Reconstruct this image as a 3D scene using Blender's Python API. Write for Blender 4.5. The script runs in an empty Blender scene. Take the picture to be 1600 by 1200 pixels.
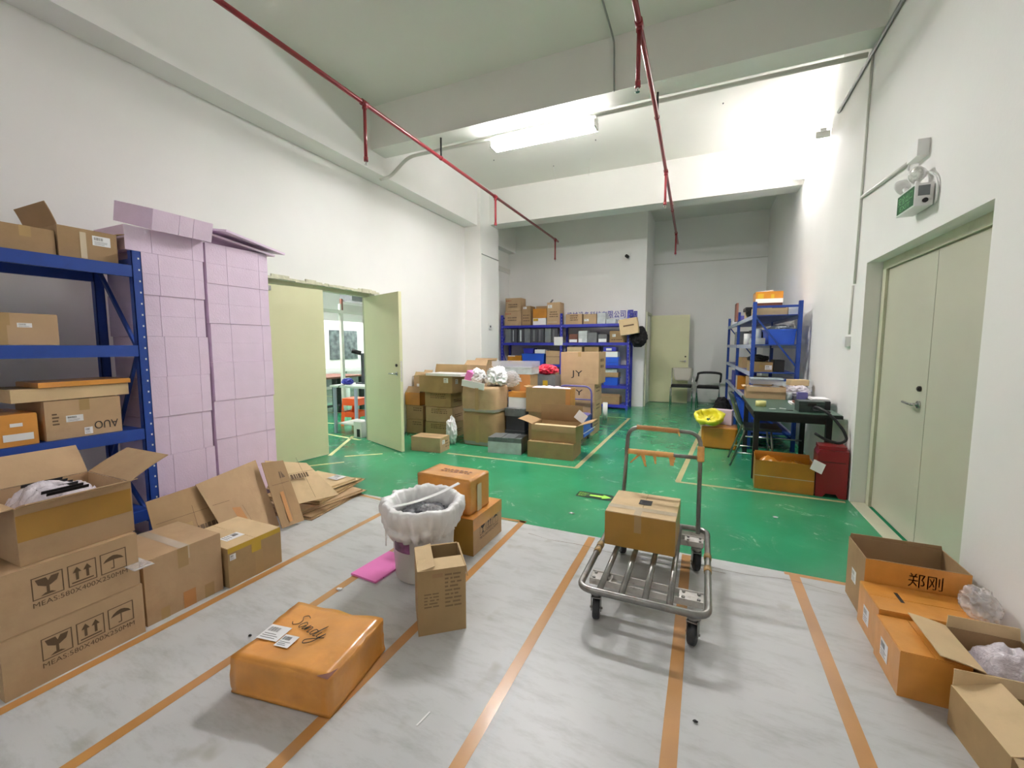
import bpy, bmesh, math, random
from mathutils import Vector, Matrix, Euler, noise
R = math.radians
sc = bpy.context.scene
C = sc.collection
random.seed(7)

# ---------------------------------------------------------------- camera
cam_d = bpy.data.cameras.new('camera'); cam = bpy.data.objects.new('camera', cam_d); C.objects.link(cam)
cam_d.sensor_width = 36; cam_d.lens = 36 * 666 / 1600
cam_d.clip_start = 0.02; cam_d.clip_end = 60
cam.location = (0, 0, 1.4)
cam.rotation_euler = (R(90) - math.atan(60.5 / 666), 0, R(24.23))
sc.camera = cam
# ---------------------------------------------------------------- world, exposure
w = bpy.data.worlds.new('world'); sc.world = w; w.use_nodes = True
w.node_tree.nodes['Background'].inputs[0].default_value = (0.9, 0.95, 1.0, 1)
w.node_tree.nodes['Background'].inputs[1].default_value = 0.3
vs = sc.view_settings
vs.view_transform = 'Standard'; vs.look = 'None'; vs.gamma = 1; vs.use_curve_mapping = False
vs.exposure = 1.9
TUBE = 82.0        # emission of the fluorescent tubes
sc.cycles.max_bounces = 10; sc.cycles.diffuse_bounces = 6
sc.cycles.sample_clamp_indirect = 6

# ---------------------------------------------------------------- colours and materials
def srgb(r, g=None, b=None):
    if g is None: g = b = r
    f = lambda c: ((c / 255 + 0.055) / 1.055) ** 2.4 if c > 10 else c / 255 / 12.92
    return (f(r), f(g), f(b), 1)

def mk(name, col, rough=0.6, metal=0.0, var=0.0, vscale=4.0, bump=0.0, bscale=60.0, coat=0.0, trans=0.0, alpha=1.0, emis=0.0,
       stain=None, stain_amt=0.0, stain_scale=3.0, spec=0.5, stretch=None):
    m = bpy.data.materials.new(name); m.use_nodes = True
    nt = m.node_tree; N = nt.nodes; L = nt.links
    p = N['Principled BSDF']
    p.inputs['Base Color'].default_value = col
    p.inputs['Roughness'].default_value = rough
    p.inputs['Metallic'].default_value = metal
    p.inputs['Specular IOR Level'].default_value = spec
    p.inputs['Coat Weight'].default_value = coat
    p.inputs['Coat Roughness'].default_value = 0.12
    if trans: p.inputs['Transmission Weight'].default_value = trans
    if alpha < 1: p.inputs['Alpha'].default_value = alpha
    if emis:
        p.inputs['Emission Color'].default_value = col
        p.inputs['Emission Strength'].default_value = emis
    tc = N.new('ShaderNodeTexCoord'); vec = tc.outputs['Object']
    if stretch:
        mp = N.new('ShaderNodeMapping'); mp.inputs['Scale'].default_value = stretch
        L.new(vec, mp.inputs['Vector']); vec = mp.outputs['Vector']
    last = None
    if var:
        n = N.new('ShaderNodeTexNoise'); n.inputs['Scale'].default_value = vscale; n.inputs['Detail'].default_value = 5
        L.new(vec, n.inputs['Vector'])
        r = N.new('ShaderNodeValToRGB')
        r.color_ramp.elements[0].position = 0.3; r.color_ramp.elements[1].position = 0.7
        r.color_ramp.elements[0].color = tuple(c * (1 - var) for c in col[:3]) + (1,)
        r.color_ramp.elements[1].color = tuple(min(1, c * (1 + var)) for c in col[:3]) + (1,)
        L.new(n.outputs['Fac'], r.inputs['Fac']); last = r.outputs['Color']
    if stain:
        n = N.new('ShaderNodeTexNoise'); n.inputs['Scale'].default_value = stain_scale; n.inputs['Detail'].default_value = 8
        n.inputs['Roughness'].default_value = 0.65
        L.new(vec, n.inputs['Vector'])
        r = N.new('ShaderNodeMapRange'); r.inputs['From Min'].default_value = 0.55; r.inputs['From Max'].default_value = 0.75
        r.inputs['To Max'].default_value = stain_amt
        L.new(n.outputs['Fac'], r.inputs['Value'])
        mx = N.new('ShaderNodeMix'); mx.data_type = 'RGBA'
        L.new(r.outputs['Result'], mx.inputs['Factor'])
        if last: L.new(last, mx.inputs['A'])
        else: mx.inputs['A'].default_value = col
        mx.inputs['B'].default_value = stain
        last = mx.outputs['Result']
    if last: L.new(last, p.inputs['Base Color'])
    if bump:
        n = N.new('ShaderNodeTexNoise'); n.inputs['Scale'].default_value = bscale; n.inputs['Detail'].default_value = 3
        L.new(vec, n.inputs['Vector'])
        b = N.new('ShaderNodeBump'); b.inputs['Strength'].default_value = bump; b.inputs['Distance'].default_value = 0.01
        L.new(n.outputs['Fac'], b.inputs['Height']); L.new(b.outputs['Normal'], p.inputs['Normal'])
    return m

M = {}
def cardmat(name, col, var=0.08, **k):
    return mk(name, col, rough=0.75, var=var, vscale=5, bump=0.12, bscale=25, spec=0.3, stain=srgb(120, 92, 58), stain_amt=0.22, stain_scale=4, **k)
M['card'] = cardmat('cardboard', srgb(186, 157, 122))
M['card_dark'] = cardmat('cardboard dark', srgb(163, 134, 98))
M['card_olive'] = cardmat('cardboard olive', srgb(168, 141, 100))
M['card_pale'] = cardmat('cardboard pale', srgb(208, 183, 143))
M['card_in'] = mk('cardboard inside', srgb(160, 128, 92), rough=0.85, var=0.06)
M['orange'] = mk('orange tape wrap', srgb(214, 148, 66), rough=0.32, var=0.14, vscale=6, bump=0.25, bscale=14, coat=0.35, stain=srgb(168, 100, 36), stain_amt=0.3, stain_scale=5)
M['amber'] = mk('amber tape wrap', srgb(190, 126, 36), rough=0.3, var=0.15, vscale=5, bump=0.25, bscale=12, coat=0.4)
M['mustard'] = mk('mustard tape wrap', srgb(172, 130, 52), rough=0.35, var=0.1, vscale=5, bump=0.15, bscale=12, coat=0.3)
M['tape'] = mk('tan packing tape', srgb(172, 142, 92), rough=0.3, var=0.1, coat=0.4)
M['tape_orange'] = mk('orange packing tape', srgb(192, 134, 74), rough=0.3, var=0.1, coat=0.4)
M['tape_yellow'] = mk('yellow packing tape', srgb(196, 162, 40), rough=0.3, var=0.15, coat=0.4)
M['tape_clear'] = mk('clear packing tape', srgb(205, 188, 160), rough=0.15, var=0.08, coat=0.6)
M['label'] = mk('white label paper', srgb(236, 236, 236), rough=0.5)
M['ink'] = mk('black ink', srgb(38, 34, 32), rough=0.6)
M['ink_faint'] = mk('faded brown ink', srgb(98, 76, 52), rough=0.7)
M['print_ghost'] = mk('ghost brown print', srgb(130, 106, 74), rough=0.75)
M['print_red'] = mk('faded red print', srgb(170, 74, 52), rough=0.75)
M['paper'] = mk('paper', srgb(232, 230, 230), rough=0.7)
M['blue'] = mk('blue steel', srgb(30, 66, 150), rough=0.4, var=0.08, bump=0.03, stain=srgb(20, 30, 70), stain_amt=0.4, stain_scale=8)
M['blue2'] = mk('violet blue steel', srgb(48, 54, 168), rough=0.4, var=0.06)
M['blue_plastic'] = mk('blue plastic', srgb(42, 92, 205), rough=0.35, var=0.06)
M['silver'] = mk('silver painted steel', srgb(178, 184, 208), rough=0.35, var=0.05)
M['foam'] = mk('pink foam', srgb(231, 210, 231), rough=0.85, var=0.03, vscale=8, bump=0.15, bscale=90)
M['foam_hot'] = mk('bright pink foam', srgb(232, 130, 196), rough=0.8, var=0.05, bump=0.1, bscale=80)
M['foam_dark'] = mk('twine', srgb(120, 84, 120), rough=0.9)
M['door'] = mk('cream door paint', srgb(214, 212, 172), rough=0.35, var=0.03, vscale=2)
M['door_r'] = mk('grey cream door paint', srgb(196, 195, 176), rough=0.28, var=0.03, vscale=2)
M['frame'] = mk('door frame paint', srgb(196, 196, 172), rough=0.45, var=0.05, stain=srgb(120, 100, 80), stain_amt=0.3, stain_scale=6)
M['plaster'] = mk('rough broken plaster', srgb(205, 203, 180), rough=0.9, var=0.15, vscale=20, bump=0.6, bscale=30)
M['handle_tape'] = mk('yellowed orange tape', srgb(226, 170, 96), rough=0.4, var=0.15, vscale=20, bump=0.3, bscale=40, coat=0.2)
M['steel'] = mk('worn galvanised steel', srgb(142, 141, 138), rough=0.36, metal=0.85, var=0.2, vscale=12, stain=srgb(110, 70, 45), stain_amt=0.75, stain_scale=9)
M['steel_paint'] = mk('chipped grey painted steel', srgb(205, 202, 196), rough=0.5, var=0.1, vscale=15, stain=srgb(98, 74, 58), stain_amt=0.8, stain_scale=18)
M['chrome'] = mk('chrome', srgb(205, 205, 205), rough=0.18, metal=1.0)
M['brass_dark'] = mk('dark lock metal', srgb(70, 66, 62), rough=0.35, metal=0.8)
M['rubber'] = mk('dark rubber', srgb(48, 50, 54), rough=0.6, var=0.15, vscale=15)
M['black'] = mk('black plastic', srgb(22, 22, 24), rough=0.5, var=0.1)
M['black_cloth'] = mk('black cloth', srgb(18, 18, 20), rough=0.9, bump=0.2)
M['dark_grey'] = mk('dark grey plastic', srgb(68, 70, 76), rough=0.45, var=0.12)
M['grey_tray'] = mk('grey plastic tray', srgb(112, 116, 118), rough=0.35, var=0.15, vscale=10, coat=0.2)
M['smoke'] = mk('frosted clear plastic', srgb(196, 204, 204), rough=0.25, var=0.15, vscale=10, coat=0.4)
M['red_pipe'] = mk('red pipe paint', srgb(138, 38, 46), rough=0.32, var=0.12, vscale=6, coat=0.2)
M['red_bin'] = mk('maroon plastic', srgb(138, 16, 30), rough=0.3, var=0.08, coat=0.2)
M['red_bag'] = mk('red plastic bag', srgb(226, 40, 70), rough=0.3, var=0.25, vscale=14, coat=0.3)
M['white_plastic'] = mk('white plastic', srgb(232, 232, 230), rough=0.35, var=0.02)
M['bag'] = mk('white bin liner', srgb(240, 240, 240), rough=0.3, bump=0.4, bscale=26, coat=0.2)
M['film'] = mk('crinkled clear film', srgb(232, 230, 232), rough=0.12, bump=0.7, bscale=26, alpha=0.36, coat=0.6)
M['bubble'] = mk('bubble wrap', srgb(236, 228, 236), rough=0.2, bump=0.8, bscale=60, alpha=0.85, coat=0.6)
M['yellow_bag'] = mk('yellow plastic bag', srgb(236, 226, 60), rough=0.3, bump=0.5, bscale=24, coat=0.3)
M['table_top'] = mk('dark green table mat', srgb(62, 92, 76), rough=0.35, var=0.08)
M['chair_green'] = mk('dark green chair plastic', srgb(48, 62, 60), rough=0.4)
M['chair_beige'] = mk('beige chair plastic', srgb(196, 192, 176), rough=0.4)
M['orange_plastic'] = mk('orange stool plastic', srgb(250, 92, 34), rough=0.4)
M['purple'] = mk('purple painted steel', srgb(96, 90, 150), rough=0.35)
M['pale_yellow'] = mk('pale yellow tape roll', srgb(222, 216, 140), rough=0.5)
M['lilac'] = mk('lilac foam', srgb(218, 200, 214), rough=0.8, var=0.03)
M['green_sign'] = mk('green exit panel', srgb(16, 76, 42), rough=0.3, emis=0.05)
M['sign_text'] = mk('pale exit lettering', srgb(120, 172, 122), rough=0.4, emis=0.12)
M['sticker'] = mk('dark green floor sticker', srgb(16, 52, 42), rough=0.3)
M['sticker_arrow'] = mk('glow arrow', srgb(170, 235, 90), rough=0.4)
M['sign_blue'] = mk('company sign blue', srgb(52, 52, 158), rough=0.4)
M['conduit'] = mk('painted conduit', srgb(206, 206, 198), rough=0.45, var=0.05)
M['grey_conduit'] = mk('grey conduit', srgb(150, 152, 148), rough=0.4, metal=0.3)
M['glass'] = mk('clear lamp lens', srgb(210, 210, 205), rough=0.08, coat=0.8, var=0.3, vscale=60)
M['tube'] = mk('fluorescent tube', (1, 0.968, 0.972, 1), emis=TUBE)
M['tube_wall'] = mk('fluorescent tube wall lamp', (1, 0.955, 0.97, 1), emis=TUBE * 0.28)
M['tube_rear'] = mk('fluorescent tube behind', (1, 0.955, 0.97, 1), emis=TUBE * 0.2)
M['tube_dim'] = mk('fluorescent tube far room', (1, 0.96, 0.98, 1), emis=TUBE * 0.95)
M['screen'] = mk('dark machine glass', srgb(96, 108, 108), rough=0.15, var=0.6, vscale=9, coat=0.5)
M['brown'] = mk('brown board', srgb(120, 76, 62), rough=0.6, var=0.1)

# paint, floors
def wall_mat(name, col, b=0.06):
    return mk(name, col, rough=0.7, var=0.025, vscale=1.2, bump=b, bscale=40, spec=0.3)
M['wall'] = wall_mat('white wall paint', srgb(235, 234, 231))
M['ceil'] = wall_mat('ceiling paint', srgb(222, 221, 214))
M['beam'] = wall_mat('beam paint', srgb(230, 229, 224))

def floor_grey():
    m = mk('worn grey floor paint', srgb(190, 192, 192), rough=0.38, var=0.07, vscale=2.2, bump=0.04, bscale=30, spec=0.4)
    nt = m.node_tree; N = nt.nodes; L = nt.links; p = N['Principled BSDF']
    tc = N.new('ShaderNodeTexCoord')
    mp = N.new('ShaderNodeMapping'); mp.inputs['Rotation'].default_value = (0, 0, R(30)); mp.inputs['Scale'].default_value = (1.3, 4.5, 1)
    L.new(tc.outputs['Object'], mp.inputs['Vector'])
    n = N.new('ShaderNodeTexNoise'); n.inputs['Scale'].default_value = 3; n.inputs['Detail'].default_value = 9; n.inputs['Roughness'].default_value = 0.7
    L.new(mp.outputs['Vector'], n.inputs['Vector'])
    r = N.new('ShaderNodeMapRange'); r.inputs['From Min'].default_value = 0.48; r.inputs['From Max'].default_value = 0.78; r.inputs['To Max'].default_value = 0.5
    L.new(n.outputs['Fac'], r.inputs['Value'])
    mx = N.new('ShaderNodeMix'); mx.data_type = 'RGBA'; mx.inputs['B'].default_value = srgb(120, 122, 112)
    src = p.inputs['Base Color'].links[0].from_socket
    L.new(src, mx.inputs['A']); L.new(r.outputs['Result'], mx.inputs['Factor'])
    # scattered round-ish scuffs
    v = N.new('ShaderNodeTexNoise'); v.inputs['Scale'].default_value = 5.5; v.inputs['Detail'].default_value = 2
    L.new(tc.outputs['Object'], v.inputs['Vector'])
    r2 = N.new('ShaderNodeMapRange'); r2.inputs['From Min'].default_value = 0.66; r2.inputs['From Max'].default_value = 0.78; r2.inputs['To Max'].default_value = 0.5
    L.new(v.outputs['Fac'], r2.inputs['Value'])
    m2 = N.new('ShaderNodeMix'); m2.data_type = 'RGBA'; m2.inputs['B'].default_value = srgb(142, 138, 120)
    L.new(mx.outputs['Result'], m2.inputs['A']); L.new(r2.outputs['Result'], m2.inputs['Factor'])
    L.new(m2.outputs['Result'], p.inputs['Base Color'])
    return m
def floor_green():
    m = mk('green epoxy', srgb(44, 140, 96), rough=0.17, var=0.16, vscale=1.6, bump=0.015, bscale=12, coat=0.0, spec=0.5)
    nt = m.node_tree; N = nt.nodes; L = nt.links; p = N['Principled BSDF']
    tc = N.new('ShaderNodeTexCoord')
    n = N.new('ShaderNodeTexNoise'); n.inputs['Scale'].default_value = 2.4; n.inputs['Detail'].default_value = 10; n.inputs['Roughness'].default_value = 0.75; n.inputs['Distortion'].default_value = 1.5
    L.new(tc.outputs['Object'], n.inputs['Vector'])
    r = N.new('ShaderNodeMapRange'); r.inputs['From Min'].default_value = 0.52; r.inputs['From Max'].default_value = 0.8; r.inputs['To Max'].default_value = 0.35
    L.new(n.outputs['Fac'], r.inputs['Value'])
    mx = N.new('ShaderNodeMix'); mx.data_type = 'RGBA'; mx.inputs['B'].default_value = srgb(120, 178, 140)
    src = p.inputs['Base Color'].links[0].from_socket
    L.new(src, mx.inputs['A']); L.new(r.outputs['Result'], mx.inputs['Factor'])
    L.new(mx.outputs['Result'], p.inputs['Base Color'])
    q = N.new('ShaderNodeMapRange'); q.inputs['From Min'].default_value = 0.3; q.inputs['From Max'].default_value = 0.7
    q.inputs['To Min'].default_value = 0.13; q.inputs['To Max'].default_value = 0.32
    L.new(n.outputs['Fac'], q.inputs['Value']); L.new(q.outputs['Result'], p.inputs['Roughness'])
    return m
M['floor_grey'] = floor_grey(); M['floor_green'] = floor_green()
M['floor_tape'] = mk('brown floor tape', srgb(184, 134, 76), rough=0.28, var=0.12, vscale=3, coat=0.3, stain=srgb(160, 100, 50), stain_amt=0.4)
M['floor_tape_pale'] = mk('worn beige floor tape', srgb(176, 168, 120), rough=0.4, var=0.12, vscale=5, stain=srgb(110, 160, 110), stain_amt=0.6, stain_scale=9)
M['floor_line_pale'] = mk('pale yellow floor line', srgb(225, 222, 160), rough=0.4, var=0.05)

# ---------------------------------------------------------------- mesh helpers
def V(*a): return Vector(a)
def bm_(): return bmesh.new()
def hexa(bm, o, ex, ey, ez):
    o, ex, ey, ez = Vector(o), Vector(ex), Vector(ey), Vector(ez)
    p = [o, o + ex, o + ex + ey, o + ey]; p += [q + ez for q in p]
    v = [bm.verts.new(q) for q in p]
    fs = [(0, 3, 2, 1), (4, 5, 6, 7), (0, 1, 5, 4), (1, 2, 6, 5), (2, 3, 7, 6), (3, 0, 4, 7)]
    if ex.cross(ey).dot(ez) < 0: fs = [f[::-1] for f in fs]
    return [bm.faces.new([v[i] for i in f]) for f in fs]
def bx(bm, x0, y0, z0, x1, y1, z1):
    return hexa(bm, (x0, y0, z0), (x1 - x0, 0, 0), (0, y1 - y0, 0), (0, 0, z1 - z0))
def BX(*boxes):
    bm = bm_()
    for b in boxes: bx(bm, *b)
    return bm
def bevel(bm, w=0.004, seg=2, ang=30):
    es = [e for e in bm.edges if len(e.link_faces) == 2 and e.calc_face_angle(0) > R(ang)]
    bmesh.ops.bevel(bm, geom=es, offset=w, segments=seg, affect='EDGES', clamp_overlap=True)
    return bm
def ring(bm, c, a, b, r, n, ph=0):
    return [bm.verts.new(c + a * (r * math.cos(2 * math.pi * i / n + ph)) + b * (r * math.sin(2 * math.pi * i / n + ph))) for i in range(n)]
def tube(bm, pts, r, n=10, closed=False, caps=True, radii=None):
    pts = [Vector(p) for p in pts]; k = len(pts); rings = []
    T = []
    for i in range(k):
        if closed: t = pts[(i + 1) % k] - pts[i - 1]
        else: t = pts[min(i + 1, k - 1)] - pts[max(i - 1, 0)]
        T.append(t.normalized())
    up = Vector((0, 0, 1)) if abs(T[0].z) < 0.9 else Vector((1, 0, 0))
    a = (up - T[0] * up.dot(T[0])).normalized()
    for i in range(k):
        if i:
            a = (a - T[i] * a.dot(T[i])).normalized()
        b = T[i].cross(a)
        rings.append(ring(bm, pts[i], a, b, radii[i] if radii else r, n))
    m = k if closed else k - 1
    for i in range(m):
        A, B = rings[i], rings[(i + 1) % k]
        off = 0
        if closed and i == k - 1:
            off = min(range(n), key=lambda s: (B[s].co - A[0].co).length)
        for j in range(n):
            f = bm.faces.new((A[j], A[(j + 1) % n], B[(j + 1 + off) % n], B[(j + off) % n])); f.smooth = True
    if caps and not closed:
        bm.faces.new(rings[0][::-1]); bm.faces.new(rings[-1])
    return bm
def fillet(pts, rad, n=5, closed=False):
    pts = [Vector(p) for p in pts]; out = []; k = len(pts)
    for i in range(k):
        if not closed and i in (0, k - 1): out.append(pts[i]); continue
        p, a, b = pts[i], pts[i - 1], pts[(i + 1) % k]
        da, db = (a - p), (b - p)
        q = min(rad, da.length * 0.49, db.length * 0.49)
        s, e = p + da.normalized() * q, p + db.normalized() * q
        for j in range(n + 1):
            t = j / n
            out.append(s * (1 - t) ** 2 + p * 2 * t * (1 - t) + e * t * t)
    return out
def cyl(bm, c, r, h, axis='z', n=20, r2=None):
    c = Vector(c); ax = {'x': V(1, 0, 0), 'y': V(0, 1, 0), 'z': V(0, 0, 1)}[axis]
    return tube(bm, [c, c + ax * h], r, n, radii=[r, r if r2 is None else r2])
def lathe(bm, prof, n=32, cx=0, cy=0, wob=None):
    rs = []
    for k, (r, z) in enumerate(prof):
        rr = []
        for i in range(n):
            t = 2 * math.pi * i / n
            dr, dz = wob(k, t) if wob else (0, 0)
            rr.append(bm.verts.new((cx + (r + dr) * math.cos(t), cy + (r + dr) * math.sin(t), z + dz)))
        rs.append(rr)
    for A, B in zip(rs, rs[1:]):
        for i in range(n):
            f = bm.faces.new((A[i], A[(i + 1) % n], B[(i + 1) % n], B[i])); f.smooth = True
    return rs
def blob(bm, c, s, amp=0.15, freq=6, sub=4, seed=0, squash=None):
    r = bmesh.ops.create_icosphere(bm, subdivisions=sub, radius=1)
    for v in r['verts']:
        d = v.co.normalized()
        k = 1 + amp * 0.7 * noise.noise(d * 1.5 + V(seed, 0, 0)) + amp * 0.8 * (0.4 - abs(noise.noise(d * freq * 0.45 + V(0, seed, 0)) * 2)) + amp * 0.25 * (0.4 - abs(noise.noise(d * freq + V(0, seed, 3)) * 2))
        v.co = V(d.x * s[0] * k + c[0], d.y * s[1] * k + c[1], d.z * s[2] * k + c[2])
        if squash is not None and v.co.z < squash: v.co.z = squash
    for f in bm.faces: f.smooth = True
    return bm
def heap(x0, y0, x1, y1, z, height, amp=0.03, freq=14, n=26, seed=0, bottom=True):
    """a crumpled heap over a rectangle, closed underneath"""
    bm = bm_(); g = []
    for j in range(n + 1):
        row = []
        for i in range(n + 1):
            u, v = i / n, j / n
            e = min(1, 5 * min(u, 1 - u, v, 1 - v)) ** 0.6
            p = V(x0 + (x1 - x0) * u, y0 + (y1 - y0) * v, 0)
            h = height * e * (0.55 + 0.45 * math.sin(math.pi * u) * math.sin(math.pi * v))
            q = noise.noise(V(p.x * freq * 0.5, p.y * freq * 0.5, seed)); q2 = 0.6 - abs(noise.noise(V(p.x * freq * 1.1, p.y * freq * 1.1, seed + 9)) * 2)
            row.append(bm.verts.new((p.x, p.y, z + max(0.001, h + e * amp * (q + q2)))))
        g.append(row)
    for j in range(n):
        for i in range(n):
            bm.faces.new((g[j][i], g[j][i + 1], g[j + 1][i + 1], g[j + 1][i])).smooth = True
    border = [g[0][i] for i in range(n + 1)] + [g[j][n] for j in range(1, n + 1)] + [g[n][i] for i in range(n - 1, -1, -1)] + [g[j][0] for j in range(n - 1, 0, -1)]
    if bottom:
        low = [bm.verts.new((v.co.x, v.co.y, z)) for v in border]
        for i in range(len(border)):
            k = (i + 1) % len(border)
            bm.faces.new((border[k], border[i], low[i], low[k]))
        bm.faces.new(low[::-1])
    return bm
def obj(name, bm, mat, parent=None, smooth=False):
    me = bpy.data.meshes.new(name)
    bm.normal_update(); bm.to_mesh(me); bm.free()
    me.materials.append(M[mat] if isinstance(mat, str) else mat)
    if smooth:
        for p in me.polygons: p.use_smooth = True
    o = bpy.data.objects.new(name, me); C.objects.link(o)
    if parent is not None: o.parent = parent
    return o
def thing(name, label, cat, loc=(0, 0, 0), rz=0, group=None):
    o = bpy.data.objects.new(name, None); C.objects.link(o)
    o.location = loc; o.rotation_euler = (0, 0, R(rz)); o['label'] = label; o['category'] = cat
    o.empty_display_size = 0.1
    if group: o['group'] = group
    return o
def tag(o, label, cat, group=None, kind=None):
    o['label'] = label; o['category'] = cat
    if group: o['group'] = group
    if kind: o['kind'] = kind
    return o
def struct(name, bm, mat):
    o = obj(name, bm, mat); o['kind'] = 'structure'; return o
def place(o, loc, rot=(0, 0, 0)):
    o.location = loc; o.rotation_euler = tuple(R(a) for a in rot); return o

# text as mesh, laid into a frame (o, u, v, n) inside a rectangle w x h
_txt = {}
def text_pts(s):
    if s not in _txt:
        cu = bpy.data.curves.new('t', 'FONT'); cu.body = s; cu.resolution_u = 3
        to = bpy.data.objects.new('t', cu); C.objects.link(to)
        dg = bpy.context.evaluated_depsgraph_get()
        me = bpy.data.meshes.new_from_object(to.evaluated_get(dg))
        vs_ = [tuple(v.co) for v in me.vertices]; fs = [tuple(p.vertices) for p in me.polygons]
        bpy.data.objects.remove(to); bpy.data.curves.remove(cu); bpy.data.meshes.remove(me)
        _txt[s] = (vs_, fs)
    return _txt[s]
def put_text(bm, s, fr, u0, v0, u1, v1, off=0.001, flip=False, keep=False):
    vs_, fs = text_pts(s)
    if not vs_: return
    o, U, W, Nn = fr
    ax = [p[0] for p in vs_]; ay = [p[1] for p in vs_]
    a0, a1, b0, b1 = min(ax), max(ax), min(ay), max(ay)
    sx = (u1 - u0) / (a1 - a0); sy = (v1 - v0) / (b1 - b0)
    if keep: sx = sy = min(sx, sy)
    nv = []
    for p in vs_:
        x, y = (p[0] - a0) * sx, (p[1] - b0) * sy
        if flip: x, y = (u1 - u0) - x, (v1 - v0) - y
        nv.append(bm.verts.new(o + U * (u0 + x) + W * (v0 + y) + Nn * off))
    for f in fs:
        try: bm.faces.new([nv[i] for i in f])
        except ValueError: pass
def put_poly(bm, pts, fr, off=0.001):
    o, U, W, Nn = fr
    bm.faces.new([bm.verts.new(o + U * x + W * y + Nn * off) for x, y in pts])
def put_rect(bm, fr, u0, v0, u1, v1, off=0.001):
    put_poly(bm, [(u0, v0), (u1, v0), (u1, v1), (u0, v1)], fr, off)
def put_frame(bm, fr, u0, v0, u1, v1, t, off=0.001):
    put_rect(bm, fr, u0, v0, u1, v0 + t, off); put_rect(bm, fr, u0, v1 - t, u1, v1, off)
    put_rect(bm, fr, u0, v0 + t, u0 + t, v1 - t, off); put_rect(bm, fr, u1 - t, v0 + t, u1, v1 - t, off)
def icon(bm, kind, fr, u0, v0, s, off=0.001, bare=False):
    if not bare: put_frame(bm, fr, u0, v0, u0 + s, v0 + s, s * 0.04, off)
    P = lambda pts: put_poly(bm, [(u0 + x * s, v0 + y * s) for x, y in pts], fr, off)
    if kind == 'glass':
        P([(0.12, 0.88), (0.2, 0.62), (0.42, 0.48), (0.58, 0.48), (0.8, 0.62), (0.88, 0.88), (0.62, 0.88), (0.52, 0.7), (0.46, 0.88)])
        P([(0.45, 0.2), (0.55, 0.2), (0.55, 0.48), (0.45, 0.48)]); P([(0.25, 0.1), (0.75, 0.1), (0.6, 0.2), (0.4, 0.2)])
    elif kind == 'arrows':
        for c in (0.32, 0.68):
            P([(c - 0.05, 0.25), (c + 0.05, 0.25), (c + 0.05, 0.6), (c - 0.05, 0.6)])
            P([(c - 0.15, 0.6), (c + 0.15, 0.6), (c, 0.85)])
        P([(0.12, 0.12), (0.88, 0.12), (0.88, 0.18), (0.12, 0.18)])
    else:
        P([(0.1, 0.52), (0.2, 0.66), (0.35, 0.76), (0.5, 0.8), (0.65, 0.76), (0.8, 0.66), (0.9, 0.52), (0.7, 0.56), (0.5, 0.58), (0.3, 0.56)])
        P([(0.48, 0.2), (0.52, 0.2), (0.52, 0.58), (0.48, 0.58)]); P([(0.38, 0.15), (0.52, 0.15), (0.52, 0.2), (0.38, 0.2)])

def facefr(face, w_, d, h):
    return {'front': (V(0, 0, 0), V(1, 0, 0), V(0, 0, 1), V(0, -1, 0)), 'right': (V(w_, 0, 0), V(0, 1, 0), V(0, 0, 1), V(1, 0, 0)),
            'left': (V(0, d, 0), V(0, -1, 0), V(0, 0, 1), V(-1, 0, 0)), 'back': (V(w_, d, 0), V(-1, 0, 0), V(0, 0, 1), V(0, 1, 0)),
            'top': (V(0, 0, h), V(1, 0, 0), V(0, 1, 0), V(0, 0, 1))}[face]

def label_on(root, fr, u0, v0, u1, v1, off=0.0012, name='shipping_label', lines=True):
    bm = bm_(); put_rect(bm, fr, u0, v0, u1, v1, off)
    lb = obj(name, bm, 'label', root)
    if lines:
        b = bm_(); w_, h = u1 - u0, v1 - v0; q = random.Random(int(u0 * 1e4 + v0 * 777))
        x = u0 + w_ * 0.1
        while x < u0 + w_ * 0.6:
            t = w_ * q.uniform(0.008, 0.025)
            put_rect(b, fr, x, v0 + h * 0.55, x + t, v0 + h * 0.85, off + 0.0006); x += t + w_ * q.uniform(0.012, 0.03)
        for k in range(3):
            put_rect(b, fr, u0 + w_ * 0.1, v0 + h * (0.12 + 0.13 * k), u0 + w_ * q.uniform(0.6, 0.9), v0 + h * (0.15 + 0.13 * k), off + 0.0006)
        lb['label'] = 'white paper label with barcode'
        obj('barcode', b, 'ink', lb)
    return lb

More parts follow.
